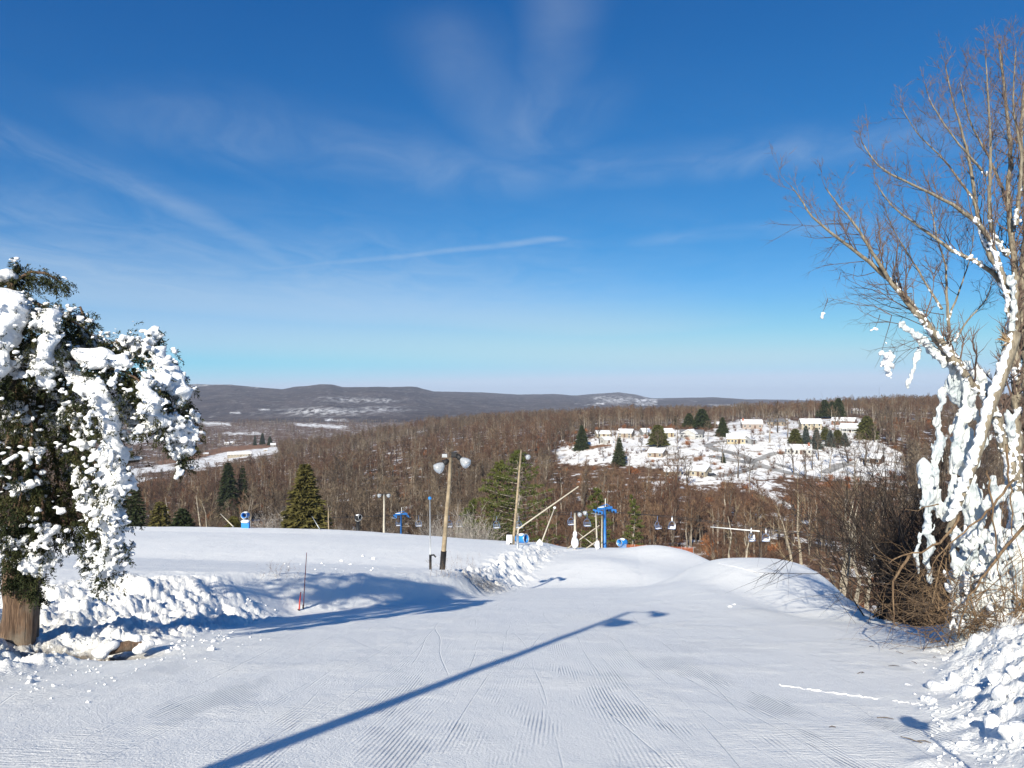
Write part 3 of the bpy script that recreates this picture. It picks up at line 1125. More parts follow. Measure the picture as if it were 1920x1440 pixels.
def build_forest():
    # candidates: near slope, hill, ridge, valley floor
    xs, ys = [], []
    for (n, y0, y1) in ((1500, 150, 250), (4000, 250, 480), (10500, 480, 1000), (9500, 1000, 2200)):
        x, y = spread_points(n, y0, y1, -.80, .80, 4)
        xs.append(x)
        ys.append(y)
    x, y = np.concatenate(xs), np.concatenate(ys)
    z = valley_z(x, y)
    s = RNG.uniform(.62, 1.28, len(x)) * np.where(y > 900, 1.1, np.where(y > 480, .85, 1.0))
    h = 13 * s
    keep = tree_ok(x, y, z, h * np.where(y < 260, .9, 1.0)) | ((y > 270) & (y < 600) & (RNG.random(len(x)) < .06))
    s = np.where(y > 480, np.minimum(s, .92), s)
    gapn = fbm(x * .022, y * .014, 0.0, 3)
    keep &= ~((gapn < -.18) & (y < 520) & (RNG.random(len(x)) < .72))
    s = s * (1 + .22 * np.clip(fbm(x * .03 + 8, y * .03, 0.0, 2), -1, 1))
    # scrubby bank under the clearing stays open
    px, py = proj(x, y, z)
    bank = in_poly(px, py, [(1030, 868), (1200, 872), (1260, 905), (1400, 905), (1400, 935), (1200, 945), (1040, 930)])
    keep &= ~(bank & (RNG.random(len(x)) < .55))
    # open ground in front of the wood, under the lift
    keep &= ~((y < 185) & (RNG.random(len(x)) < .5))
    keep &= (px > -350) & (px < 2250)
    # valley floor: belts of trees between fields
    belt = fbm(x * .004, y * .009, 0.0, 3)
    keep &= ~((y > 800) & (x / y < -.12) & (belt < -.12))
    x, y, z, s = x[keep], y[keep], z[keep], s[keep]
    red = fbm(x * .008 + 4, y * .008, 0.0, 3) + .12 * RNG.normal(size=len(x)) > .02
    which = RNG.integers(0, 6, len(x))
    rot = RNG.uniform(0, 6.28, len(x))
    # the 300 that show largest become single trees
    pxx, pyy = proj(x, y, z)
    vis = (pxx > 225) & (pxx < 1700)
    crest = np.interp(pxx, [200, 450, 600, 800, 960, 1060, 1180, 1300, 1400, 1540, 1700], [990, 983, 995, 1010, 1020, 1026, 1028, 1048, 1044, 1080, 1170])
    shown = vis & (pyy - F * 13 * s / y < crest - 25)
    score = np.where(shown, s / y, -1)
    idx = np.argsort(-score)[:300]
    pick = np.zeros(len(x), bool)
    pick[idx] = True
    zones = [('bare grey-brown tree in the wood left of the tall wooden lamp pole', 'bare trees left of the lamp poles'),
             ('bare grey-brown tree in the wood behind the lamp poles and chairlift', 'bare trees behind the chairlift'),
             ('bare brown tree in the wood behind the smooth snow mounds', 'bare trees behind the snow mounds')]
    for i in idx:
        zone = 0 if pxx[i] < 790 else (1 if pxx[i] < 1180 else 2)
        parts = (BARE_RED if red[i] else BARE)[which[i]]
        tree_thing('bare_tree', parts, (x[i], y[i], z[i] - .1), rot[i], float(s[i]), zones[zone][0], 'tree', zones[zone][1])
    rest = ~pick
    variants = [join_mesh('wood_tree', *p) for p in BARE] + [join_mesh('wood_tree', *p) for p in BARE_RED]
    o = instancer('woodland', variants, np.stack([x, y, z - .1], 1)[rest], (which + 6 * red)[rest], s[rest], rot[rest])
    tag(o, 'brown leafless woodland covering the hill across the valley', 'woodland', kind='stuff')
    # undergrowth
    sh = []
    for i in range(3):
        me = shrub_mesh(300 + i)
        me.materials.append(M_TWIG_RED)
        sh.append(me)
    me = shrub_mesh(305, H=1.8, n=200, spread=1.1, tw=.11)
    me.materials.append(M_RUST)
    sh.append(me)
    me = shrub_mesh(309, H=2.6, n=260, spread=1.0, tw=.05)
    me.materials.append(M_RIME)
    sh.append(me)
    x, y = spread_points(10000, 120, 520, -.62, .62, 2)
    z = valley_z(x, y)
    zs = slope_z(x, y, False)
    px, py = proj(x, y, z)
    keep = (z > zs) | (y > 172)
    z = np.maximum(z, np.where(y < 172, zs, -1e3))
    keep &= ~(in_poly(px, py, CLEAR[0]) | in_poly(px, py, CLEAR[1])) | (RNG.random(len(x)) < .22)
    dens = fbm(x * .03, y * .03, 0.0, 3)
    keep &= dens > -.25
    x, y, z = x[keep], y[keep], z[keep]
    kind = np.where(RNG.random(len(x)) < .88, RNG.integers(0, 3, len(x)), 3)
    frost = (y < 215) & (x / y > -.26) & (x / y < .0) & (fbm(x * .05, y * .05 + 3, 0.0, 3) > .05)
    kind = np.where(frost & (RNG.random(len(x)) < .8), 4, kind)
    o = instancer('undergrowth', sh, np.stack([x, y, z], 1), kind, RNG.uniform(.6, 1.5, len(x)), RNG.uniform(0, 6.28, len(x)))
    tag(o, 'tangled brown brush under the bare trees', 'brush', kind='stuff')


build_forest()

# ------------------------------------------------------------------ evergreens
def place_top(px, py_top, Y):
    x = (px - CX) / F * Y
    z = gz(x, Y)
    return Vector((x, Y, z)), (HY - py_top) / F * Y - z


def evergreen(px, top, kind, wpx, label, Y=None, base=None, seed=1, group=None, name=None):
    if Y is None:
        p = hit(px, base, 150)
        Y = p.y
        H = (base - top) / F * Y
    else:
        p, H = place_top(px, top, Y)
    R = wpx / 2 / F * Y
    if kind == 'pine':
        parts = pine_parts(seed, H, R, boughs=70, low=.16, tuft=17)
        fm, nm = M_PINE, 'pine_tree'
    else:
        full = {'dark': .55, 'round': .42, 'juniper': .5}.get(kind, .8)
        parts = spruce_parts(seed, H, R, whorls=int(16 + H * 1.1), per=14, needles=max(13, int(6.5 * R)), nl=.17 * R + .18, nw=.07 * R + .07, power=full, low=.08 if kind in ('dark', 'round') else .02, droop=.12 if kind in ('dark', 'round') else .25)
        fm = {'blue': M_BLUE, 'sunny': M_SPRUCE_L, 'juniper': M_SPRUCE_L, 'round': M_SPRUCE_L}.get(kind, M_SPRUCE)
        nm = {'juniper': 'juniper_tree', 'dark': 'pine_tree', 'round': 'round_evergreen'}.get(kind, 'spruce_tree')
    parts[0].materials.append(M_BARK)
    parts[1].materials.append(fm)
    return tree_thing(name or nm, parts, p - Vector((0, 0, .1)), random.random() * 6, 1.0, label, 'tree', group)


EV = [
    (572, 866, 'sunny', 112, 'olive green spruce standing alone behind the left snow crest', dict(Y=122)),
    (972, 846, 'pine', 230, 'tall shaggy white pine behind the second wooden lamp pole', dict(Y=132)),
    (936, 866, 'pine', 150, 'smaller white pine leaning out left of the tall shaggy pine', dict(Y=136)),
    (428, 866, 'dark', 48, 'dark green pine among bare trees, left one of a pair in the valley wood', dict(Y=300)),
    (455, 872, 'dark', 30, 'thin dark green pine, right one of a pair in the valley wood', dict(Y=305)),
    (254, 908, 'dark', 60, 'dark evergreen beside the snowy cedar, at the edge of the left crest', dict(Y=142)),
    (300, 938, 'juniper', 62, 'low dark juniper behind the left crest, next to the dark evergreen', dict(Y=130)),
    (342, 952, 'dark', 64, 'low dark bushy evergreen on the left crest', dict(Y=126)),
    (438, 966, 'juniper', 34, 'small olive juniper just left of the blue and white snow gun', dict(Y=112)),
    (1118, 915, 'pine', 120, 'olive pine top at the tip of the long snow lance', dict(Y=150)),
    (882, 938, 'pine', 90, 'small olive pine between the two wooden lamp poles', dict(Y=150)),
    (1186, 930, 'pine', 80, 'thin yellowish pine right of the blue lift tower', dict(Y=160)),
    (1091, 797, 'spruce', 34, 'broad reddish-green spruce left of the snowfield houses', dict(base=843)),
    (1161, 820, 'spruce', 32, 'dark pointed spruce at the right end of the snowfield', dict(base=873)),
    (1234, 796, 'round', 40, 'round-topped green pine in front of the pale houses', dict(base=837)),
    (1292, 774, 'dark', 28, 'dark pine behind the long grey house, left one of two', dict(base=802)),
    (1316, 766, 'dark', 38, 'tall dark pine behind the long grey house, right one of two', dict(base=804)),
    (1266, 780, 'spruce', 16, 'small dark spruce behind the pale yellow house', dict(base=799)),
    (1355, 782, 'spruce', 30, 'dark spruce left of the long yellow house', dict(base=818)),
    (1491, 804, 'round', 30, 'rounded olive evergreen at the left end of the blue spruce row', dict(base=833)),
    (1511, 797, 'blue', 22, 'narrow blue spruce, first of the row from the left', dict(base=833)),
    (1531, 802, 'blue', 28, 'largest blue spruce in the row, behind the house with the red chimney', dict(base=841)),
    (1547, 799, 'round', 22, 'olive evergreen between two blue spruces', dict(base=828)),
    (1557, 806, 'blue', 26, 'blue spruce right of the house with the red chimney', dict(base=837)),
    (1570, 805, 'round', 26, 'olive evergreen near the right end of the blue spruce row', dict(base=833)),
    (1584, 811, 'blue', 22, 'small blue spruce, last of the row on the right', dict(base=836)),
    (1546, 749, 'dark', 30, 'dark hemlock on the ridge, left one of three', dict(base=784)),
    (1560, 752, 'dark', 24, 'dark hemlock on the ridge, middle one of three', dict(base=784)),
    (1572, 746, 'dark', 28, 'dark hemlock on the ridge, right one of three', dict(base=784)),
    (1356, 848, 'spruce', 11, 'small dark cone-shaped tree beside the curved road', dict(base=868)),
    (1625, 780, 'juniper', 44, 'dark bushy evergreen at the right end of the hill houses', dict(base=822)),
    (478, 815, 'spruce', 8, 'narrow dark evergreen in the valley, left one of three', dict(base=835)),
    (492, 812, 'dark', 12, 'dark evergreen in the valley, middle one of three', dict(base=836)),
    (506, 818, 'dark', 12, 'dark evergreen in the valley, right one of three', dict(base=837)),
]
for k, (px, top, kind, wp, lab, kw) in enumerate(EV):
    evergreen(px, top, kind, wp, lab, seed=500 + k, **kw)

# frosted bushes under the left crest, whitened by drifting gun snow
FB = [shrub_mesh(800 + k, H=3.0, n=560, spread=1.1, tw=.018, sr=.32) for k in range(3)]
for me in FB:
    me.materials.append(M_RIME)
for k, (px, top, Y, w_) in enumerate([(492, 948, 124, 1.5), (528, 936, 128, 1.7), (552, 962, 122, 1.2), (636, 972, 120, 1.2), (660, 978, 122, 1.2), (694, 982, 121, 1.1), (730, 975, 124, 1.2), (812, 950, 128, 1.3), (826, 962, 124, 1.3),
                                      (858, 945, 132, 1.4), (880, 934, 130, 1.5), (896, 950, 127, 1.4), (912, 972, 124, 1.2), (876, 968, 122, 1.3)]):
    p, H = place_top(px, top + 8, Y)
    o = link('frosted_bush', FB[k % 3], None, None, p)
    o.scale = (H / 3.0 * w_ * .6, H / 3.0 * w_ * .6, H / 3.0)
    o.rotation_euler = (0, 0, k * 1.7)
    tag(o, 'frosted grey-white bush behind the crest, left of the steel mast' if px < 800 else 'frosted grey-white bush behind the crest between the two wooden lamp poles', 'bush', 'frosted bushes left of the mast' if px < 800 else 'frosted bushes between the lamp poles')

# pale-limbed trees in the wood below the right snow mound
M_PALEBARK = twig_mat('pale_bark', (.34, .30, .24), (.40, .36, .29), (.30, .26, .20))
M_PALETWIG = twig_mat('pale_tan_twigs', (.19, .155, .105), (.22, .175, .115), (.17, .14, .10))
for k, (px, top, Y, lab) in enumerate([(1572, 905, 150, 'spreading pale-limbed tree below the brown house on the hill'), (1612, 925, 140, 'pale-limbed tree right of the spreading one, near the dark thicket'), (1500, 915, 165, 'pale tan tree above the white level lance'),
                                       (1378, 950, 150, 'slender pale tree left of the white level lance'), (330, 912, 175, 'pale slender tree left of the blue and white snow gun'), (392, 905, 190, 'second pale slender tree left of the blue and white snow gun')]):
    p, H = place_top(px, top, Y)
    pr = bare_tree_parts(900 + k, H=H, spread=.40, limbs=16, fork=1, low=.30, tw=.07)
    pr[0].materials.append(M_PALEBARK)
    pr[1].materials.append(M_PALETWIG)
    tree_thing('pale_tree', pr, p, k * 1.1, 1.0, lab, 'tree')

# bare trees standing in the snowy clearing
for k, (px, py, hpx, wsc, lab) in enumerate([
    (1397, 875, 32, 1.3, 'pale bare tree at the bend of the curved road'), (1443, 830, 60, 1.3, 'large bare tree behind the long yellow house'),
    (1477, 822, 55, 1.25, 'spreading bare tree left of the blue spruces'), (1488, 890, 60, 1.0, 'tall bare tree below the house with the red chimney'),
    (1556, 880, 60, 1.0, 'thin bare tree below the blue spruce row'), (1508, 897, 45, .9, 'small bare tree on the snow below the parallel tracks'),
    (1405, 930, 70, 1.0, 'dark bare tree where the lower driveway meets the bank'), (1252, 890, 50, 1.0, 'bare tree in front of the cream house by the car'),
    (1271, 905, 62, 1.1, 'tall bare tree before the left wall of the cream house'), (1288, 915, 60, 1.0, 'bare tree rising from the bank below the cream house'),
    (1202, 850, 30, 1.0, 'small bare tree beside the half-buried tan house'), (1131, 865, 25, 1.0, 'little bare tree on the right part of the snowfield'),
    (1084, 868, 22, 1.1, 'little bare tree on the left part of the snowfield'), (1345, 862, 22, .9, 'small bare tree left of the dark cone-shaped tree'),
    (1332, 878, 24, .9, 'small bare tree above the parked car'), (1450, 800, 36, 1.2, 'pale bare tree between two houses on the upper street'),
    (1590, 870, 52, 1.7, 'dense brownish round-crowned tree right of the blue spruces'), (1523, 880, 46, 1.0, 'thin bare tree on the snow right of the parallel tracks'),
    (1603, 895, 55, 1.0, 'bare tree at the right edge of the snowy clearing'), (1540, 900, 40, 1.0, 'low bare tree at the lower edge of the clearing')]):
    p = hit(px, py, 150)
    H = hpx / F * p.y
    v = k % 6
    base_h = [13, 14.5, 11.5, 13.5, 10, 15][v]
    s = H / base_h
    tree_thing('bare_tree', BARE[v], p, k * 1.3, (s * wsc, s * wsc, s), lab, 'tree')

# ------------------------------------------------------------------ houses on the hill
M_ROOFSNOW = simple('snow_on_roof', (.70, .71, .74), .7, .22, .5)
M_GLASS = simple('window_glass', (.035, .04, .05), .12, .2, 2.0, spec=.5)
M_TRIM = simple('white_trim', (.72, .72, .70), .6, .08, 3)
M_BRICK = simple('brick_red', (.26, .10, .065), .85, .3, 5)
M_SHINGLE = simple('grey_shingle', (.13, .13, .14), .9, .25, 3)
M_DOOR = simple('dark_door', (.10, .06, .045), .6, .2, 3)
WALLS = {'cream': (.62, .54, .40), 'tan': (.47, .38, .29), 'white': (.74, .73, .70), 'grey': (.45, .46, .47), 'yellow': (.66, .55, .34), 'pink': (.52, .42, .37),
         'brick': (.33, .17, .11), 'brown': (.20, .12, .085), 'beige': (.60, .51, .38)}
M_WALL = {k: simple('siding_' + k, tuple((q * .55 + .02 * sum(c)) * .92 for q in c), .85, .10, 1.2) for k, c in WALLS.items()}
_win = MB().box((-.5, -.03, -.62), (.5, .03, .62)).mesh('window')
_win.materials.append(M_GLASS)
_frm = MB()
for a, b in (((-.58, -.02, -.7), (-.5, .045, .7)), ((.5, -.02, -.7), (.58, .045, .7)), ((-.5, -.02, .62), (.5, .045, .7)), ((-.5, -.02, -.7), (.5, .045, -.62))):
    _frm.box(a, b)
_frm = _frm.mesh('frame')
_frm.materials.append(M_TRIM)


def house(px, py, wpx, hpx, wall, label, yaw=0.0, depth=8.0, snow=True, nwin=4, chimney=None, storeys=1, roof_h=None, porch=False, garage=False, ymin=250):
    p = hit(px, py, ymin)
    Y = p.y
    W = .9 * wpx / F * Y
    T = .9 * hpx / F * Y
    rh = roof_h if roof_h is not None else min(2.6, T * .42)
    h = T - rh
    r = empty('house', p - Vector((0, 0, .5)), math.atan2(p.y, p.x) - math.pi / 2 + yaw, label, 'house', 'houses on the opposite hill')
    h += .5
    D = depth
    m = MB()
    m.add([(-W / 2, 0, -1.5), (W / 2, 0, -1.5), (W / 2, D, -1.5), (-W / 2, D, -1.5), (-W / 2, 0, h), (W / 2, 0, h), (W / 2, D, h), (-W / 2, D, h),
           (-W / 2, D / 2, h + rh), (W / 2, D / 2, h + rh)],
          [(0, 1, 5, 4), (2, 3, 7, 6), (1, 2, 6, 9, 5), (3, 0, 4, 8, 7)])
    m.build('wall', M_WALL[wall], r)
    o = .45
    t = .30
    sl = rh / (D / 2)
    m = MB()
    for s in (0, 1):
        y0, y1 = (-o, D / 2) if s == 0 else (D / 2, D + o)
        z0, z1 = (h - sl * o, h + rh) if s == 0 else (h + rh, h - sl * o)
        vs = [(-W / 2 - o, y0, z0 + .02), (W / 2 + o, y0, z0 + .02), (W / 2 + o, y1, z1 + .02), (-W / 2 - o, y1, z1 + .02)]
        vs += [(a, b, c + t) for a, b, c in vs]
        m.add(vs, [(0, 3, 2, 1), (4, 5, 6, 7), (0, 1, 5, 4), (1, 2, 6, 5), (2, 3, 7, 6), (3, 0, 4, 7)], 0)
    roof = m.build('roof', M_ROOFSNOW if snow else M_SHINGLE, r)
    if chimney is not None:
        cx = chimney * W / 2
        MB().box((cx - .5, D * .3, h), (cx + .5, D * .3 + .9, h + rh + 1.3)).build('chimney', M_BRICK, roof)
    zrows = [h * .58 if storeys == 1 else h * .78] + ([h * .30] if storeys == 2 else [])
    for zr in zrows:
        for k in range(nwin):
            wx = -W / 2 + W * (k + .5) / nwin
            if zr == zrows[-1] and k == nwin // 2:
                MB().box((wx - .55, -.06, .3), (wx + .55, .03, min(2.6, h - .2))).build('door', M_DOOR, r)
                continue
            wo = link('window', _win, None, r, (wx, -.02, zr))
            link('frame', _frm, None, wo)
    for s in (-1, 1):
        wo = link('window', _win, None, r, (s * (W / 2 + .02), D / 2, h * .6))
        wo.rotation_euler = (0, 0, math.pi / 2)
    if porch:
        MB().box((-W * .35, -2.2, h * .72), (W * .35, -.06, h * .72 + .25)).build('porch_roof', M_ROOFSNOW, r)
        for k in range(4):
            MB().box((-W * .33 + k * W * .22 - .08, -2.1, -.5), (-W * .33 + k * W * .22 + .08, -1.94, h * .72)).build('porch_post', M_TRIM, r)
    if garage:
        MB().box((W * .18, -.07, .4), (W * .42, .02, 2.7)).build('garage_door', M_TRIM, r)
    return r


HOUSES = [
    (1132, 820, 27, 13, 'cream', 'cream house with snowy roof above the snowfield', dict(yaw=.2, nwin=3)),
    (1142, 832, 18, 13, 'white', 'small white garage below the cream house above the snowfield', dict(yaw=.5, nwin=1, garage=True)),
    (1171, 821, 29, 17, 'tan', 'tall tan house with white end right of the cream house', dict(yaw=-.25, storeys=2, nwin=3)),
    (1213, 818, 16, 15, 'grey', 'grey house half hidden by the round green pine', dict(yaw=.3, nwin=2)),
    (1255, 820, 20, 17, 'yellow', 'pale yellow house just right of the round green pine', dict(yaw=.35, storeys=2, nwin=2)),
    (1296, 822, 46, 17, 'grey', 'long grey house with dark shingle roof below dark pines', dict(yaw=-.12, snow=False, nwin=6, storeys=1, porch=True)),
    (1308, 822, 22, 18, 'white', 'white gabled wing at the right of the long grey house', dict(yaw=1.1, nwin=2, depth=9)),
    (1228, 858, 32, 17, 'tan', 'tan house half buried in snow below the pine', dict(yaw=-.35, nwin=3)),
    (1262, 893, 34, 17, 'beige', 'low beige house behind bare trees left of the cream house', dict(yaw=.1, nwin=3)),
    (1304, 893, 42, 20, 'cream', 'cream house with grey gable end beside the parked car', dict(yaw=-.4, nwin=4)),
    (1386, 832, 48, 19, 'yellow', 'long yellow house with snowy dormers on the open snow', dict(yaw=.06, nwin=7, storeys=1)),
    (1414, 833, 14, 17, 'grey', 'grey-blue gabled end wing of the long yellow house', dict(yaw=.9, nwin=1, depth=7)),
    (1411, 804, 40, 18, 'pink', 'pinkish house with a chimney at its left end', dict(yaw=.15, nwin=4, chimney=-.9)),
    (1455, 798, 34, 14, 'tan', 'tan house with partly bare grey roof on the upper street', dict(yaw=-.1, nwin=4, snow=False)),
    (1522, 806, 40, 22, 'cream', 'big cream house with two snowy roofs behind the blue spruces', dict(yaw=.25, nwin=4, storeys=2)),
    (1580, 797, 44, 15, 'brick', 'red brick house with flat snowy roof below the hemlocks', dict(yaw=-.2, nwin=4)),
    (1594, 811, 42, 18, 'white', 'white house with a porch below the red brick house', dict(yaw=-.3, nwin=5, porch=True)),
    (1498, 852, 48, 19, 'white', 'white ranch house with a red brick chimney', dict(yaw=.05, nwin=6, chimney=.82)),
    (1632, 869, 36, 18, 'brown', 'brown house at the right edge of the clearing', dict(yaw=-.3, nwin=4)),
    (1352, 800, 16, 9, 'tan', 'small tan house far back behind the dark spruce', dict(yaw=0, nwin=2)),
    (1610, 775, 22, 10, 'white', 'small white house on the ridge at the right', dict(yaw=.2, nwin=3)),
]
for (px, py, wp, hp, wall, lab, kw) in HOUSES:
    house(px, py, wp, hp, wall, lab, **kw)
for (px, py, wp, hp, wall, lab, nw) in [
    (449, 857, 46, 10, 'beige', 'long low beige barn on the snowy valley field', 8), (425, 834, 9, 5, 'white', 'tiny white farmhouse in the valley, left one of three', 2),
    (436, 833, 8, 5, 'white', 'tiny white farmhouse in the valley, middle one of three', 2), (512, 838, 10, 7, 'grey', 'tiny grey farmhouse beside the valley evergreens', 2),
    (498, 846, 7, 4, 'cream', 'tiny cream shed at the end of the valley field', 1), (386, 853, 10, 4, 'tan', 'tiny tan shed left of the long beige barn', 1)]:
    house(px, py, wp, hp, wall, lab, nwin=nw, depth=10, ymin=500)


# ------------------------------------------------------------------ roads through the houses
M_ROAD = simple('damp_asphalt', (.27, .265, .26), .8, .3, .15)


def ribbon(name, pix, width, lift=.16, mat=None):
    pts = [hit(a, b, 200) for a, b in pix]
    dense = []
    for i in range(len(pts) - 1):
        n = max(2, int((pts[i + 1] - pts[i]).length / 2.0))
        for k in range(n):
            dense.append(pts[i].lerp(pts[i + 1], k / n))
    dense.append(pts[-1])
    xy = np.array([(p.x, p.y) for p in dense])
    for _ in range(4):
        xy[1:-1] = (xy[:-2] + 2 * xy[1:-1] + xy[2:]) / 4
    t = np.gradient(xy, axis=0)
    t /= np.linalg.norm(t, axis=1)[:, None] + 1e-9
    nrm = np.stack([-t[:, 1], t[:, 0]], 1)
    rows = []
    for s in (-1, -.33, .33, 1):
        q = xy + nrm * s * width / 2
        rows.append(np.stack([q[:, 0], q[:, 1], valley_z(q[:, 0], q[:, 1]) + lift], 1))
    v = np.stack(rows, 1).reshape(-1, 3)
    me = np_mesh(name, v, grid_faces(len(xy), 4), True)
    return tag(link(name, me, mat or M_ROAD), kind='structure')


ribbon('road', [(1330, 855), (1345, 858), (1372, 864), (1412, 869), (1438, 877), (1478, 887), (1520, 895), (1580, 902)], 6.0)
ribbon('road', [(1361, 827), (1340, 830), (1327, 835), (1329, 839), (1345, 844), (1373, 850), (1400, 858), (1406, 864)], 5.0, .20)
ribbon('driveway', [(1406, 867), (1428, 860), (1446, 852), (1462, 849), (1474, 850)], 4.0, .24)
ribbon('driveway', [(1335, 894), (1362, 892), (1388, 886), (1408, 879), (1420, 876)], 4.2, .24)
ribbon('driveway', [(1545, 888), (1566, 878), (1586, 870), (1600, 868)], 5.0, .24)
for k in range(3):
    ribbon('garden_path', [(1441 + k * 9, 866 + k * 4), (1462 + k * 9, 871 + k * 4), (1480 + k * 7, 877 + k * 3)], 1.3, .2)

# parked car beside the cream house
M_CARPAINT = simple('dark_car_paint', (.03, .035, .05), .35, .1, 2, spec=.5)
M_TYRE = simple('tyre_rubber', (.02, .02, .02), .9, .1, 5)


def car(px, py, label):
    p = hit(px, py, 250)
    r = empty('parked_car', p, .5, label, 'car')
    prof = [(-2.2, .35), (-2.2, .85), (-1.5, .95), (-.9, 1.45), (.7, 1.48), (1.35, .98), (2.1, .85), (2.2, .35)]
    m = MB()
    n = len(prof)
    m.add([(x, -.85, z) for x, z in prof] + [(x, .85, z) for x, z in prof],
          [tuple(range(n - 1, -1, -1)), tuple(range(n, 2 * n))] + [(i, (i + 1) % n, (i + 1) % n + n, i + n) for i in range(n)])
    m.build('body', M_CARPAINT, r)
    for y in (-.86, .86):
        MB().add([(-.85, y, .98), (.95, y, .98), (.6, y, 1.38), (-.7, y, 1.38)], [(0, 1, 2, 3)]).build('window', M_GLASS, r)
        for x in (-1.35, 1.35):
            MB().tube([(x, y - .1, .33), (x, y + .1, .33)], .33, 12).build('wheel', M_TYRE, r)
    MB().box((-.85, -.7, 1.48), (.65, .7, 1.6)).build('roof_snow', M_ROOFSNOW, r)


car(1334, 893, 'dark parked car with snow on its roof beside the cream house')

# ------------------------------------------------------------------ ski hill equipment
M_POLEWOOD = simple('weathered_pole_wood', (.27, .215, .145), .85, .3, 3, bump=.004, bscale=30)
M_BLACK = simple('black_steel', (.018, .018, .02), .6, .3, 5)
M_GALV = simple('galvanised_steel', (.42, .44, .46), .45, .15, 6, metal=.6)
M_PALE = simple('pale_pipe', (.42, .385, .32), .55, .15, 4)
M_BLUE = M_BLUE
M_LIFT = simple('blue_lift_paint', (.03, .16, .46), .45, .2, 4, spec=.4)
M_GUNBLUE = simple('blue_gun_paint', (.02, .20, .58), .4, .18, 4, spec=.45)
M_CHAIR = simple('faded_blue_chair', (.12, .19, .34), .5, .2, 4)
M_WHITE = simple('white_paint', (.78, .78, .76), .5, .08, 4)
M_CLUMP = simple('clinging_snow', (.80, .81, .83), .75, .03, 4, bump=.02, bscale=9)
M_ORANGE = simple('orange_fence_mesh', (.36, .10, .04), .8, .25, 8)
M_RED = simple('red_marker_pole', (.42, .05, .04), .6, .2, 8)


def acrylic():
    m, w, b = new_mat('prismatic_acrylic')
    co = w.n('ShaderNodeTexCoord').outputs['Object']
    w.set(b.inputs['Base Color'], w.mix(w.noise(co, 14, 3, .5), (.42, .45, .48), (.66, .68, .71)))
    b.inputs['Roughness'].default_value = .18
    b.inputs['Transmission Weight'].default_value = .5
    return m


M_ACRYL = acrylic()


def frame_to(a, b):
    """matrix whose z axis runs from a to b, origin at a"""
    a, b = Vector(a), Vector(b)
    return Matrix.Translation(a) @ (b - a).to_track_quat('Z', 'Y').to_matrix().to_4x4()


def lamp_head(parent, at, aim, r=.30, name='floodlight'):
    """ballast housing and flared acrylic shade"""
    at, aim = Vector(at), Vector(aim).normalized()
    mt = frame_to(at, at + aim)
    o = MB().lathe([(0, -.34), (.13, -.34), (.15, -.1), (.11, 0), (0, 0)], 12, mat=mt).build(name, M_BLACK, parent, True)
    MB().lathe([(.10, -.02), (r * .62, .10), (r * .9, .26), (r, .42), (r * .93, .50), (r * .5, .58), (0, .60)], 16, mat=mt).build('shade', M_ACRYL, o, True)
    return o


def lamp_pole(base, top, label, r=.14, heads=(), sleeve=None, arm=None, name='lamp_pole', bury=.4, group=None, mat=None):
    base, top = Vector(base), Vector(top)
    r_ = empty(name, base, 0, label, 'lamp pole', group)
    ax = (top - base)
    pts = [ax * t + Vector((random.gauss(0, .012), random.gauss(0, .012), 0)) for t in (0, .25, .5, .75, 1)]
    pts[0] = -ax.normalized() * bury
    MB().tube(pts, [r * 1.15, r * 1.05, r * .95, r * .86, r * .78], 10).build('pole', mat or M_POLEWOOD, r_, True)
    if sleeve:
        d = ax.normalized()
        MB().tube([-d * .2, d * sleeve], r * 1.28, 10).build('sleeve', M_BLACK, r_, True)
    if arm:
        for (a, b) in arm:
            MB().tube([ax + Vector(a), ax + Vector(b)], .045, 6).build('arm', M_BLACK, r_)
    for (off, aim, rad) in heads:
        lamp_head(r_, ax + Vector(off), aim, rad)
    return r_


# wooden lamp pole on the bank
b1 = hit(829, 1072)
t1 = P(846, 858, b1.y)
p1 = lamp_pole(b1, t1, 'wooden lamp pole with two clear floodlights and black foot on the bank', .125,
               heads=[((-.42, -.1, -.35), (-.55, -.25, -.45), .31), ((.55, 0, -.08), (.55, -.2, -.42), .29)], sleeve=1.15,
               arm=[((-.5, -.08, -.16), (.1, 0, -.25)), ((.0, 0, .05), (.6, 0, .05))])
MB().box((.02, -.12, .06), (.30, .12, .30), mat=Matrix.Translation(t1 - b1)).build('ballast_box', M_BLACK, p1)
MB().box((-.50, -.1, .02), (-.22, .1, .20), mat=Matrix.Translation(t1 - b1)).build('ballast_box', M_GALV, p1)

b2 = hit(962, 1021)
t2 = P(977.5, 843, b2.y)
lamp_pole(b2, t2, 'bare-topped wooden lamp pole leaning right, with one floodlight below its top', .155,
          heads=[((.62, -.05, -.75), (.45, -.6, -.35), .33)], arm=[((.0, 0, -.55), (.65, -.05, -.55))])

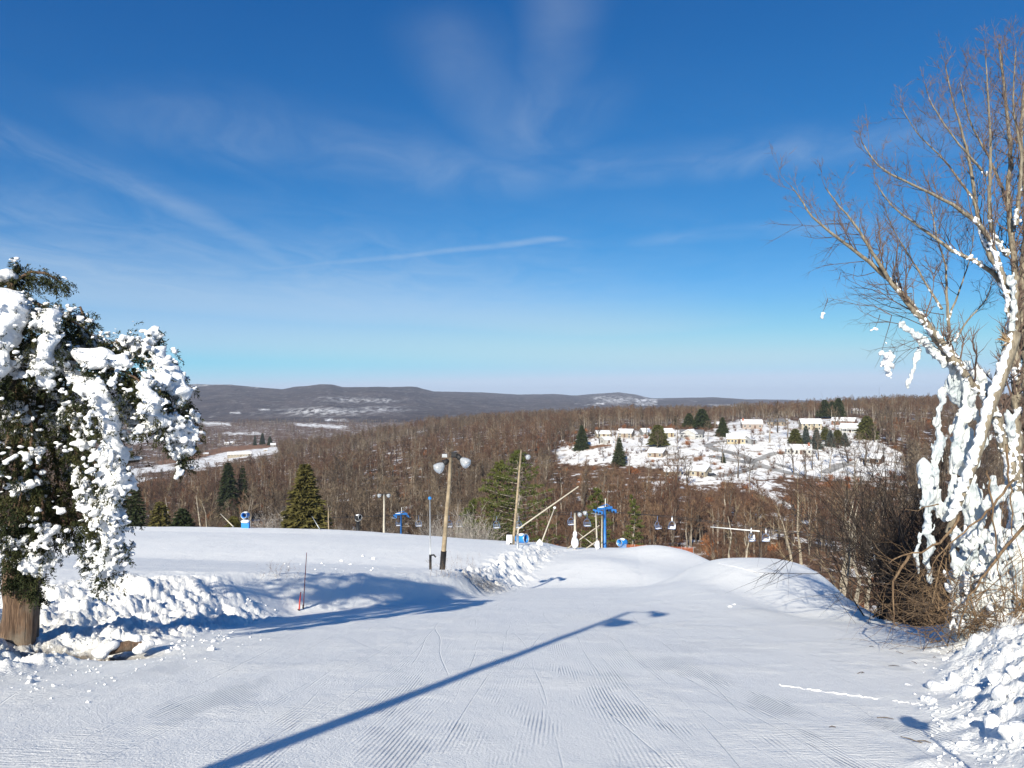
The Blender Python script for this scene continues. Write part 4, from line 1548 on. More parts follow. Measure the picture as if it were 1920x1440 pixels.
b3, _ = place_top(720, 927, 112)
lamp_pole(b3, P(720, 927, 112), 'far lamp pole with a T of two white floodlights on the left crest', .16,
          heads=[((-.45, 0, -.1), (-.7, -.3, -.2), .33), ((.45, 0, -.1), (.7, -.3, -.2), .33)], arm=[((-.5, 0, 0), (.5, 0, 0))], mat=M_PALE)
b4, _ = place_top(616, 950, 116)
o = lamp_pole(b4, P(616, 951, 116), 'short thin wooden post right of the olive spruce', .11, name='wooden_post')
o['category'] = 'post'
b5, _ = place_top(1078, 962, 97)
lamp_pole(b5, P(1078, 962, b5.y), 'short lamp pole plastered with snow left of the lift tower', .18,
          heads=[((.45, -.2, .02), (.4, -.6, -.4), .32), ((1.1, 0, .15), (.7, -.2, -.35), .32)], arm=[((0, 0, .1), (1.3, 0, .15))], mat=M_PALE)
for (px, bt, tp, Y, lab, r) in [(1117, 1030, 962, 101, 'leaning pale post left of the blue lift tower', .12), (1128.5, 1030, 966, 103, 'slim white post touching the left of the lift tower', .10)]:
    bb, _ = place_top(px + (3 if px < 1120 else 0), tp, Y)
    o = lamp_pole(bb, P(px, tp, Y), lab, r, name='wooden_post', mat=M_PALE)
    o['category'] = 'post'

# slim steel hydrant mast left of the first pole
bh = hit(807, 1068)
r_ = empty('steel_mast', bh, 0, 'slim grey steel mast with blue tip left of the wooden lamp pole', 'mast')
MB().tube([(0, 0, -.3), P(806, 936, bh.y) - bh], .045, 8).build('mast', M_GALV, r_, True)
MB().tube([(0, 0, -.3), (0, 0, 1.0)], .085, 8).build('foot', M_BLACK, r_, True)
MB().lathe([(0, 0), (.10, .02), (.12, .12), (.06, .2), (0, .2)], 10, mat=Matrix.Translation(P(806, 937, bh.y) - bh)).build('cap', M_GUNBLUE, r_, True)
MB().tube([(.02, 0, .95), (.22, -.02, .98), (.36, 0, .82)], [.05, .06, .05], 8).build('hose_coupling', M_BLACK, r_, True)


def lump(parent, at, size, name='snow_clump', seed=0, mat=None):
    """irregular rounded lump"""
    rg = np.random.default_rng(seed)
    bm = bmesh.new()
    bmesh.ops.create_icosphere(bm, subdivisions=2, radius=1)
    for v in bm.verts:
        n = pnoise(np.array([v.co.x * 1.3 + seed * 3.1]), np.array([v.co.y * 1.3]), np.array([v.co.z * 1.3 + .37]))[0]
        v.co = v.co * (1 + .35 * n)
        v.co = Vector((v.co.x * size[0], v.co.y * size[1], v.co.z * size[2])) + Vector(at)
    me = bpy.data.meshes.new(name)
    bm.to_mesh(me)
    bm.free()
    me.polygons.foreach_set('use_smooth', np.full(len(me.polygons), True))
    return link(name, me, mat or M_CLUMP, parent)


def fan_gun(px, py, Y, label, aim, s=1.0, colour=None, post=1.0, ground=None):
    """barrel snow gun: drum with nozzle ring and fan, yoke and stand"""
    c = P(px, py, Y)
    g = gz(c.x, c.y) if ground is None else ground
    base = Vector((c.x, c.y, g))
    h = c.z - g
    r_ = empty('snow_gun', base, 0, label, 'snow gun')
    aim = Vector(aim).normalized()
    mt = Matrix.Translation((0, 0, h)) @ aim.to_track_quat('Z', 'Y').to_matrix().to_4x4() @ Matrix.Scale(s, 4)
    d = MB().lathe([(.30, -.62), (.40, -.60), (.44, -.3), (.46, .3), (.48, .58), (.40, .60), (.38, .2), (.36, -.5), (.0, -.5)], 20, mat=mt).build('barrel', colour or M_GUNBLUE, r_, True)
    MB().lathe([(.485, .56), (.50, .57), (.50, .64), (.46, .65), (.43, .60)], 20, mat=mt).build('nozzle_ring', M_GALV, d, True)
    fan = MB()
    for k in range(6):
        a = k * math.pi / 3
        q = Matrix.Rotation(a, 4, 'Z')
        fan.add([mt @ (q @ Vector(v)) for v in ((.04, -.04, .02), (.34, -.10, .05), (.34, .08, -.05), (.04, .04, -.02))], [(0, 1, 2, 3)])
    fan.lathe([(0, .12), (.09, .08), (.10, -.1), (0, -.1)], 10, mat=mt)
    fan.build('fan', M_BLACK, d)
    lump(d, Vector((0, 0, h + .42 * s)), (.42 * s, .40 * s, .12 * s), 'snow_cap', 3)
    st = MB()
    for sx in (-.5, .5):
        st.tube([(sx * s, 0, h - .05), (sx * s * .9, 0, h - .62 * s), (0, 0, max(.02, h - .75 * s))], .05 * s, 6)
    st.tube([(0, 0, -.3), (0, 0, max(.05, h - .7 * s))], .09 * s, 8)
    st.build('stand', M_GALV, r_)
    return r_


g1 = fan_gun(978, 1010, b2.y - .3, 'blue barrel snow gun at the foot of the leaning lamp pole', (.75, -.55, .12), 1.15)
box_c = P(955, 1010, b2.y - .2) - g1.location
MB().box((box_c.x - .35, -.3, box_c.z - .55), (box_c.x + .35, .3, box_c.z + .45)).build('control_box', M_WHITE, g1)
MB().tube([(box_c.x + .15, -.3, -.35), (box_c.x + .18, -.3, box_c.z - .4)], .13, 8).build('leg', M_BLACK, g1)
g2 = fan_gun(460.5, 966, 104, 'blue and white snow gun on the left crest', (-.1, -.95, .1), .95)
MB().box((-.55, -.25, -.3), (.55, .35, 1.0)).build('housing', M_GUNBLUE, g2)
lump(g2, (0, -.1, 1.0), (.62, .5, .28), 'snow_cap', 5)
g3 = fan_gun(671, 970, 108, 'black snow gun with a snow cap on a dark post on the left crest', (.8, -.5, .1), .8, M_BLACK)
MB().tube([(0, 0, -.3), (0, 0, P(671, 978, 108).z - g3.location.z)], .26, 8).build('post', M_BLACK, g3, True)
g4 = fan_gun(1167, 1017, 99, 'small blue snow gun with snow on top right of the lift tower', (-.75, -.6, .05), 1.05)
MB().box((-.45, -.35, .05), (.5, .35, .62)).build('carriage', M_CHAIR, g4)


# long slanting snow lances
def lance(pts, label, r=.06, foot=True, mat=None, head=False):
    base = Vector(pts[0])
    r_ = empty('snow_lance', base, 0, label, 'snow lance', 'snow lances')
    loc = [Vector(q) - base for q in pts]
    n = len(loc)
    MB().tube(loc, [r * (1.2 - .4 * i / (n - 1)) for i in range(n)], 8).build('pipe', mat or M_PALE, r_, True)
    if foot:
        g = gz(base.x, base.y)
        MB().tube([(0, 0, g - base.z - .4), (0, 0, .08)], r * 1.7, 8).build('foot', M_GALV, r_, True)
    if head:
        MB().lathe([(0, -.12), (.16, -.12), (.2, .05), (.1, .15), (0, .15)], 10, mat=Matrix.Translation(loc[-1])).build('nozzle_head', M_WHITE, r_, True)
    return r_


lance([P(970.5, 1003, 78), P(972, 992, 78), P(984, 983, 78), P(1085, 912, 79)], 'long pale snow lance slanting up right from the leaning lamp pole', .085)
o = lance([P(1012, 1026, 92), P(1040, 952, 92)], 'steep snow lance with white nozzle head right of the blue barrel gun', .085, head=True)
lump(o, (0, 0, .2), (.45, .4, .8), 'snow_clump', 9)
lance([P(1063, 1029, 98), P(1124, 985, 98)], 'pale snow lance rising right across the short snow-plastered lamp pole', .075)
lance([P(1095, 1031, 100), P(1121, 1013, 100)], 'short pale lance lying low left of the lift tower', .07)
lance([P(1118, 1026, 102), P(1083, 998, 103)], 'thin dull lance crossing the others near the lift tower', .05)
lance([P(437, 987, 106), P(413, 963, 106)], 'pale lance leaning left on the left crest', .075)
lance([P(600, 993, 104), P(585, 968, 104)], 'grey lance leaning left in front of the olive spruce', .06, mat=M_GALV)
o = lance([P(1424, 996, 92), P(1332, 988, 92)], 'white snow-covered lance hanging level above the right snow mound', .07, mat=M_WHITE, foot=False)
MB().tube([(0, 0, gz(o.location.x, o.location.y) - o.location.z - .3), (0, 0, 0)], .03, 6).build('mast', M_BLACK, o)
b6, _ = place_top(1078, 1000, b5.y - .3)
for k, (px, py, sx, sz) in enumerate([(1078, 1019, .55, .75), (1120, 1022, .35, .6), (1078, 1003, .30, .6)]):
    q = P(px, py, b5.y - .35)
    tag(lump(None, q, (sx, .45, sz), 'snow_clump', 20 + k), ['big lump of snow at the foot of the short lamp pole', 'lump of snow at the foot of the leaning pale post', 'snow clinging halfway up the short lamp pole'][k], 'snow')


# chairlift
def lift_tower(px, top, Y, label, s=1.0, yaw=.35):
    base, H = place_top(px, top, Y)
    r_ = empty('lift_tower', base, yaw, label, 'lift tower', 'chairlift towers')
    col = MB().tube([(0, 0, -.5), (0, 0, H)], [.36 * s, .30 * s], 14).build('column', M_LIFT, r_, True)
    for k in range(int(H / .45)):
        MB().box((.30 * s, -.22, .4 + k * .45), (.36 * s + .14, .22, .44 + k * .45)).build('rung', M_BLACK, col)
    MB().box((-2.1 * s, -.16, H - .38), (2.1 * s, .16, H - .06)).build('cross_arm', M_LIFT, r_)
    MB().tube([(-1.5 * s, 0, H - .1), (-1.5 * s, 0, H + .02), (.4, 0, H + .55 * s), (1.5 * s, 0, H)], .07, 6).build('lifting_frame', M_LIFT, r_)
    MB().tube([(.1, 0, H), (.1, 0, H + 1.9 * s)], .05, 6).build('antenna', M_WHITE, r_)
    for sx in (-1, 1):
        a = MB().box((sx * 2.05 * s - .09, -1.7 * s, H - .62), (sx * 2.05 * s + .09, 1.7 * s, H - .40)).build('sheave_beam', M_LIFT, r_)
        for k in range(6):
            y = (-1.45 + k * .58) * s
            MB().lathe([(0, -.06), (.22, -.06), (.20, 0), (.22, .06), (0, .06)], 12,
                       mat=Matrix.Translation((sx * 2.05 * s, y, H - .72)) @ Matrix.Rotation(math.pi / 2, 4, 'Y')).build('sheave_wheel', M_BLACK if k % 2 else M_LIFT, a, True)
        MB().box((sx * 2.6 * s - .25, -1.5 * s, H - .95), (sx * 2.6 * s + .25, 1.5 * s, H - .90)).build('walkway', M_GALV, r_)
    lump(r_, (-.9 * s, 0, H - .02), (1.0 * s, .16, .08), 'snow_cap', 31)
    return r_


LT = lift_tower(1134, 950, 104, 'bright blue lift tower standing at the end of the piste', .62, .55)
lift_tower(752, 962, 148, 'distant blue lift tower half hidden in the trees on the left', .62, .45)

rope_a = [(480, 975, 175), (742, 966, 149), (940, 968, 125), (1118, 957, 105), (1240, 968, 99), (1415, 990, 95), (1640, 1023, 90), (1760, 1042, 86)]
rope_b = [(505, 975, 178), (765, 966, 151), (965, 968, 128), (1155, 961, 107), (1262, 968, 101), (1442, 991, 97), (1670, 1022, 92), (1790, 1042, 88)]


def rope_at(rp, px):
    for i in range(len(rp) - 1):
        if rp[i][0] <= px <= rp[i + 1][0]:
            t = (px - rp[i][0]) / (rp[i + 1][0] - rp[i][0])
            t2 = t
            return P(px, rp[i][1] + (rp[i + 1][1] - rp[i][1]) * t2, rp[i][2] + (rp[i + 1][2] - rp[i][2]) * t2)
    return P(*rp[-1])


for rp, lab in ((rope_a, 'left-hand haul cable of the chairlift'), (rope_b, 'right-hand haul cable of the chairlift')):
    q = [rope_at(rp, x) for x in np.linspace(rp[0][0], rp[-1][0], 60)]
    o = MB().tube([p - q[0] for p in q], .03, 5).build('haul_cable', M_BLACK, None, True, q[0])
    tag(o, lab + ', thin dark line through the trees', 'cable')


def chair_meshes():
    hang, seat, back, snow = MB(), MB(), MB(), MB()
    hang.tube([(0, 0, 0), (0, .05, -.55), (0, .10, -.95)], .035, 6)
    hang.tube([(-.58, 0, -2.15), (-.60, .18, -1.5), (-.32, .12, -1.05), (0, .10, -.95), (.32, .12, -1.05), (.60, .18, -1.5), (.58, 0, -2.15)], .035, 6)
    for s in (-.58, .58):
        hang.tube([(s, .15, -1.75), (s, -.42, -1.8), (s, -.45, -2.1)], .022, 6)
    seat.box((-.6, -.48, -2.17), (.6, .12, -2.12))
    for k in range(2):
        back.box((-.56, .13 + k * .03, -1.86 + k * .26), (.56, .16 + k * .03, -1.80 + k * .26))
    for s in (-.2, .2):
        back.box((s - .02, .165, -2.1), (s + .02, .19, -1.54))
    snow.add([(-.6, -.5, -2.12), (.6, -.5, -2.12), (.6, .12, -2.12), (-.6, .12, -2.12), (-.4, -.34, -2.08), (.4, -.34, -2.085), (.45, .06, -2.06), (-.45, .06, -2.07)],
             [(4, 5, 6, 7), (0, 1, 5, 4), (1, 2, 6, 5), (2, 3, 7, 6), (3, 0, 4, 7)])
    out = []
    for nm, mb, mt in (('hanger', hang, M_CHAIR), ('seat', seat, M_LIFT), ('backrest', back, M_CHAIR), ('seat_snow', snow, M_CLUMP)):
        me = mb.mesh(nm)
        me.materials.append(mt)
        out.append((nm, me))
    return out


CH = chair_meshes()
CHAIRS = [('a', 785, .2, 1.15, 'snow-dusted chair hanging left of the steel mast'), ('a', 842, .2, 1.15, 'chair hidden behind the wooden lamp pole on the bank'),
          ('b', 861, .2, 1.15, 'chair just right of the wooden lamp pole on the bank'), ('a', 931, .3, 1.1, 'chair midway between the two wooden lamp poles'),
          ('b', 973, .3, 1.1, 'chair behind the blue barrel gun'), ('a', 1071, .4, 1.05, 'chair beside the short snow-plastered lamp pole'),
          ('b', 1101, .2, 1.05, 'dark blue chair between the short lamp pole and the lift tower'), ('a', 1233, .8, .95, 'left chair of the pair above the middle snow mound'),
          ('b', 1260, -.5, .95, 'right chair of the pair above the middle snow mound, thick with snow'), ('a', 1409, .7, .95, 'left chair of the pair above the right snow mound'),
          ('b', 1436, -.4, .95, 'right chair of the pair above the right snow mound, thick with snow'), ('a', 1636, .5, .95, 'chair hanging low in front of the dark thicket'),
          ('a', 1228 - 480, .2, 1.15, 'chair beside the distant blue lift tower')]
for k, (w_, px, rz, sc, lab) in enumerate(CHAIRS):
    p = rope_at(rope_a if w_ == 'a' else rope_b, px)
    r_ = empty('lift_chair', p, rz, lab, 'chairlift chair', 'chairs hanging from the chairlift cables')
    sc *= .86
    r_.scale = (sc, sc, sc)
    for nm, me in CH:
        link(nm, me, None, r_)
    if 'thick' in lab or k in (9,):
        lump(r_, (.1, -.1, -1.95), (.5, .3, .22), 'snow_clump', 50 + k)
        lump(r_, (.58, -.1, -1.7), (.10, .2, .5), 'snow_clump', 60 + k)
        lump(r_, (0, .05, -.5), (.12, .12, .45), 'snow_clump', 70 + k)

# orange fence past the crest
fx = [P(px, 1021 + (px - 1168) * .05, 104) for px in (1168, 1190, 1212, 1234, 1256, 1278, 1300)]
fr = empty('snow_fence', fx[0], 0, 'orange plastic snow fence behind the middle snow mound', 'fence')
for i, q in enumerate(fx):
    g = gz(q.x, q.y)
    MB().tube([(q - fx[0]) + Vector((0, 0, g - q.z - .3)), (q - fx[0]) + Vector((0, 0, .15))], .04, 6).build('post', M_GALV, fr)
    if i + 1 < len(fx):
        m = MB()
        q2 = fx[i + 1]
        for z in np.linspace(-1.5, 0.05, 12):
            m.tube([q - fx[0] + Vector((0, 0, z)), (q.lerp(q2, .5) - fx[0]) + Vector((0, 0, z - .06)), q2 - fx[0] + Vector((0, 0, z))], .03, 4)
        for t in np.linspace(.05, .95, 12):
            c = q.lerp(q2, t) - fx[0]
            m.tube([c + Vector((0, 0, -1.5)), c + Vector((0, 0, 0))], .03, 4)
        m.build('mesh_panel', M_ORANGE, fr)

# red marker poles on the shaded bank
for (bx, by, tx, ty, r, lab) in [(568, 1143, 575, 1036, .017, 'tall thin red bamboo marker pole on the shaded bank'), (560, 1148, 564, 1110, .028, 'short thick red marker post beside the tall red pole')]:
    b = hit(bx, by)
    t = P(tx, ty, b.y)
    r_ = empty('marker_pole', b, 0, lab, 'marker pole', 'red marker poles')
    MB().tube([(0, 0, -.3), (t - b) * .5, t - b], [r, r * .9, r * .6], 8).build('shaft', M_RED, r_, True)
    MB().tube([(0, 0, -.3), (t - b) * .08], r * 1.5, 8).build('foot', M_BLACK, r_, True)

# lamp pole standing behind the viewer on the left: it throws the long shadow
T0 = hit(1181, 1147)
hh = 10.0
Ls = hh / (TAN_EL - SL * LY)
B0 = Vector((T0.x - LX * Ls, T0.y - LY * Ls, 0))
B0.z = float(slope_z(np.array([B0.x]), np.array([B0.y]), False)[0])
B0 = Vector((B0.x, B0.y, B0.z))
top_z = T0.z + TAN_EL * Ls
perp = Vector((LY, -LX, 0))
tp = Vector((B0.x, B0.y, top_z))
pl = lamp_pole(B0, tp, 'tall wooden lamp pole behind the viewer whose shadow crosses the piste', .135,
               heads=[(perp * .30 + Vector((0, 0, -1.35)), perp * .55 + Vector((LX * .2, LY * .2, -.8)), .42),
                      (perp * .95 + Vector((0, 0, -.10)), perp * .65 + Vector((LX * .1, LY * .1, -.75)), .30)],
               arm=[((0, 0, -.05), tuple(perp * .95 + Vector((0, 0, .02)))), ((0, 0, -1.2), tuple(perp * .35 + Vector((0, 0, -1.1))))])

# unseen sapling added off the right edge, bent to cast the lower right shadow
sp = []
for (px, py, t) in ((1712, 1358, 4.0), (1735, 1378, 3.6), (1762, 1402, 3.1), (1790, 1420, 2.8), (1822, 1445, 2.3)):
    q = hit(px, py)
    sp.append(q + Vector((-LX * t, -LY * t, TAN_EL * t)))
root = Vector((sp[-1].x + .35, sp[-1].y - .2, gz(sp[-1].x + .35, sp[-1].y - .2)))
r_ = empty('shadow_sapling', root, 0, 'unseen bent sapling added beside the viewer to cast the lower right shadow', 'sapling')
MB().tube([Vector((0, 0, -.3))] + [q - root for q in reversed(sp)], [.022, .018, .015, .013, .011, .009], 6).build('stem', M_BARK, r_, True)
lump(r_, sp[0] - root, (.10, .10, .13), 'snow_clump', 77)

# thin raised seams of snow left at the edges of the groomer's passes
M_SEAM = simple('seam_snow', (.86, .865, .87), .7, .03, 9, bump=.01, bscale=30)
for (pl, lab) in [([(1462, 1286), (1530, 1296), (1610, 1306), (1650, 1312)], 'long thin raised seam of snow across the right of the piste'), ([(1672, 1315), (1720, 1322), (1762, 1327)], 'short raised seam of snow running into the right rubble'),
                  ([(1348, 1056), (1400, 1068), (1440, 1078)], 'thin seam of snow on the face of the right mound')]:
    q = []
    for i in range(len(pl) - 1):
        for t in np.linspace(0, 1, 14, endpoint=False):
            h_ = hit(pl[i][0] + (pl[i + 1][0] - pl[i][0]) * t, pl[i][1] + (pl[i + 1][1] - pl[i][1]) * t)
            h_.z = float(slope_z(np.array([h_.x]), np.array([h_.y]))[0])
            q.append(h_)
    s_ = q[0].y / 9.0
    o = MB().tube([v - q[0] + Vector((random.gauss(0, .004), random.gauss(0, .008), random.gauss(0, .004))) for v in q], [.004] + [s_ * random.uniform(.004, .012) for _ in q[1:-1]] + [.004], 6).build('snow_seam', M_SEAM, None, True, q[0])
    tag(o, lab, 'snow ridge')

# twigs and bark scraps dropped on the snow at the right
tw_ = MB()
for (px, py) in [(1612, 1263), (1618, 1264), (1676, 1250), (1634, 1213), (1660, 1351), (1722, 1400), (1708, 1396), (1735, 1394), (1716, 1245), (1560, 1370), (1690, 1226), (1752, 1236)]:
    q = hit(px, py)
    q.z = float(slope_z(np.array([q.x]), np.array([q.y]))[0]) + .008
    d_ = Vector((random.uniform(-1, 1), random.uniform(-.6, .6), .1)).normalized()
    n_ = random.uniform(.03, .10)
    tw_.tube([q - d_ * n_, q + Vector((0, 0, .01)), q + d_ * n_ + Vector((random.uniform(-.02, .02), 0, 0))], [.004, .006, .003], 5)
tag(tw_.build('fallen_twigs', M_BARK), 'small dark twigs scattered on the snow at the right', 'twigs', kind='stuff')

# ------------------------------------------------------------------ snow-laden cedar on the left
def cedar_bark():
    m, w, b = new_mat('cedar_bark')
    co = w.n('ShaderNodeTexCoord').outputs['Object']
    f = w.noise(w.mapping(co, scale=(20, 20, 1.1)), 1.6, 6, .7)
    f2 = w.noise(co, 1.6, 4, .6)
    c = w.ramp(f, [(.32, (.03, .018, .011)), (.5, (.13, .078, .048)), (.70, (.27, .18, .115))])
    c = w.mix(w.map(f2, .45, .7), c, (.17, .145, .115))
    w.set(b.inputs['Base Color'], c)
    b.inputs['Roughness'].default_value = .9
    w.set(b.inputs['Normal'], w.bump(f, 1.0, .05))
    return m


M_CEDAR_BARK = cedar_bark()
M_CEDAR = twig_mat('cedar_sprays', (.036, .042, .014), (.045, .050, .016), (.05, .052, .018))


def cedar_leaf_mat():
    m, w, b = new_mat('cedar_foliage')
    pos = w.n('ShaderNodeNewGeometry').outputs['Position']
    n = w.noise(pos, 2.2, 4, .6)
    n2 = w.noise(pos, 14, 2, .5)
    c = w.ramp(n, [(.3, (.012, .018, .008)), (.5, (.028, .035, .013)), (.70, (.066, .060, .021))])
    c = w.mix(w.map(n2, .60, .80), c, (.09, .058, .024))
    w.set(b.inputs['Base Color'], c)
    b.inputs['Roughness'].default_value = .8
    b.inputs['Specular IOR Level'].default_value = .15
    return m


M_CEDARLEAF = cedar_leaf_mat()


def fresh_snow_mat():
    m, w, b = new_mat('clotted_snow')
    co = w.n('ShaderNodeNewGeometry').outputs['Position']
    w.set(b.inputs['Base Color'], w.mix(w.noise(co, 3, 4, .6), (.74, .76, .79), (.84, .84, .84)))
    b.inputs['Roughness'].default_value = .7
    b.inputs['Specular IOR Level'].default_value = .2
    h = w.math('ADD', w.math('MULTIPLY', w.noise(co, 8, 5, .62), .09), w.math('MULTIPLY', w.noise(co, 45, 3, .6), .010))
    w.set(b.inputs['Normal'], w.bump(h, .8, 1.0))
    return m


M_CLOT = fresh_snow_mat()


def sphere_pack(centres, radii, squash=1.0, sub=2):
    """one triangle soup of icospheres"""
    bm = bmesh.new()
    bmesh.ops.create_icosphere(bm, subdivisions=sub, radius=1)
    bm.verts.ensure_lookup_table()
    base = np.array([v.co[:] for v in bm.verts])
    fc = np.array([[v.index for v in f.verts] for f in bm.faces])
    bm.free()
    C, Rr = np.asarray(centres, float), np.asarray(radii, float)
    if Rr.ndim == 1:
        Rr = np.stack([Rr, Rr, Rr * squash], 1)
    v = C[:, None, :] + base[None] * Rr[:, None, :]
    f = fc[None] + (np.arange(len(C)) * len(base))[:, None, None]
    return v.reshape(-1, 3), f.reshape(-1, 3)


def clot(name, centres, radii, voxel, parent, mat, rough=.05, squash=1.0, nscale=2.5, soft=6, kind=None, sub=2):
    """snow grown together from many lumps: merged by voxels, then roughened"""
    v, f = sphere_pack(centres, radii, squash, sub)
    n = pnoise(v[:, 0] * nscale, v[:, 1] * nscale, v[:, 2] * nscale + .31)
    n2 = pnoise(v[:, 0] * nscale * 3, v[:, 1] * nscale * 3, v[:, 2] * nscale * 3 + .77)
    v = v + np.stack([n, n2, n * .6 + n2 * .5], 1) * rough
    me = np_mesh(name, v, f, True)
    o = link(name, me, mat, parent)
    md = o.modifiers.new('merge', 'REMESH')
    md.mode = 'VOXEL'
    md.voxel_size = voxel
    md.use_smooth_shade = True
    sm = o.modifiers.new('soften', 'SMOOTH')
    sm.iterations = soft
    sm.factor = .5
    if kind:
        o['kind'] = kind
    return o


def poly_pts(pl, step):
    """resample a polyline of Vectors (Catmull-Rom)"""
    out = []
    n = len(pl)
    for i in range(n - 1):
        p0, p1, p2, p3 = pl[max(i - 1, 0)], pl[i], pl[i + 1], pl[min(i + 2, n - 1)]
        k = max(1, int((p2 - p1).length / step))
        for j in range(k):
            t = j / k
            out.append(.5 * ((2 * p1) + (p2 - p0) * t + (2 * p0 - 5 * p1 + 4 * p2 - p3) * t * t + (3 * p1 - p0 - 3 * p2 + p3) * t ** 3))
    out.append(pl[-1])
    return out


def sprays(mb_v, mb_f, c, d, rg, n=9, L=.16, wdt=.035, spread=.7):
    """a flat fan of scale-leaf sprigs growing from c along d"""
    for _ in range(n):
        q = d + rg.normal(0, spread, 3)
        q /= np.linalg.norm(q) + 1e-9
        s = np.cross(q, rg.normal(size=3))
        s /= np.linalg.norm(s) + 1e-9
        l = L * rg.uniform(.5, 1.3)
        b = len(mb_v)
        o = c + rg.normal(0, L * .35, 3)
        mid = o + q * l * .55
        mb_v.extend([o, mid - s * wdt, o + q * l, mid + s * wdt])
        mb_f.append((b, b + 1, b + 2, b + 3))


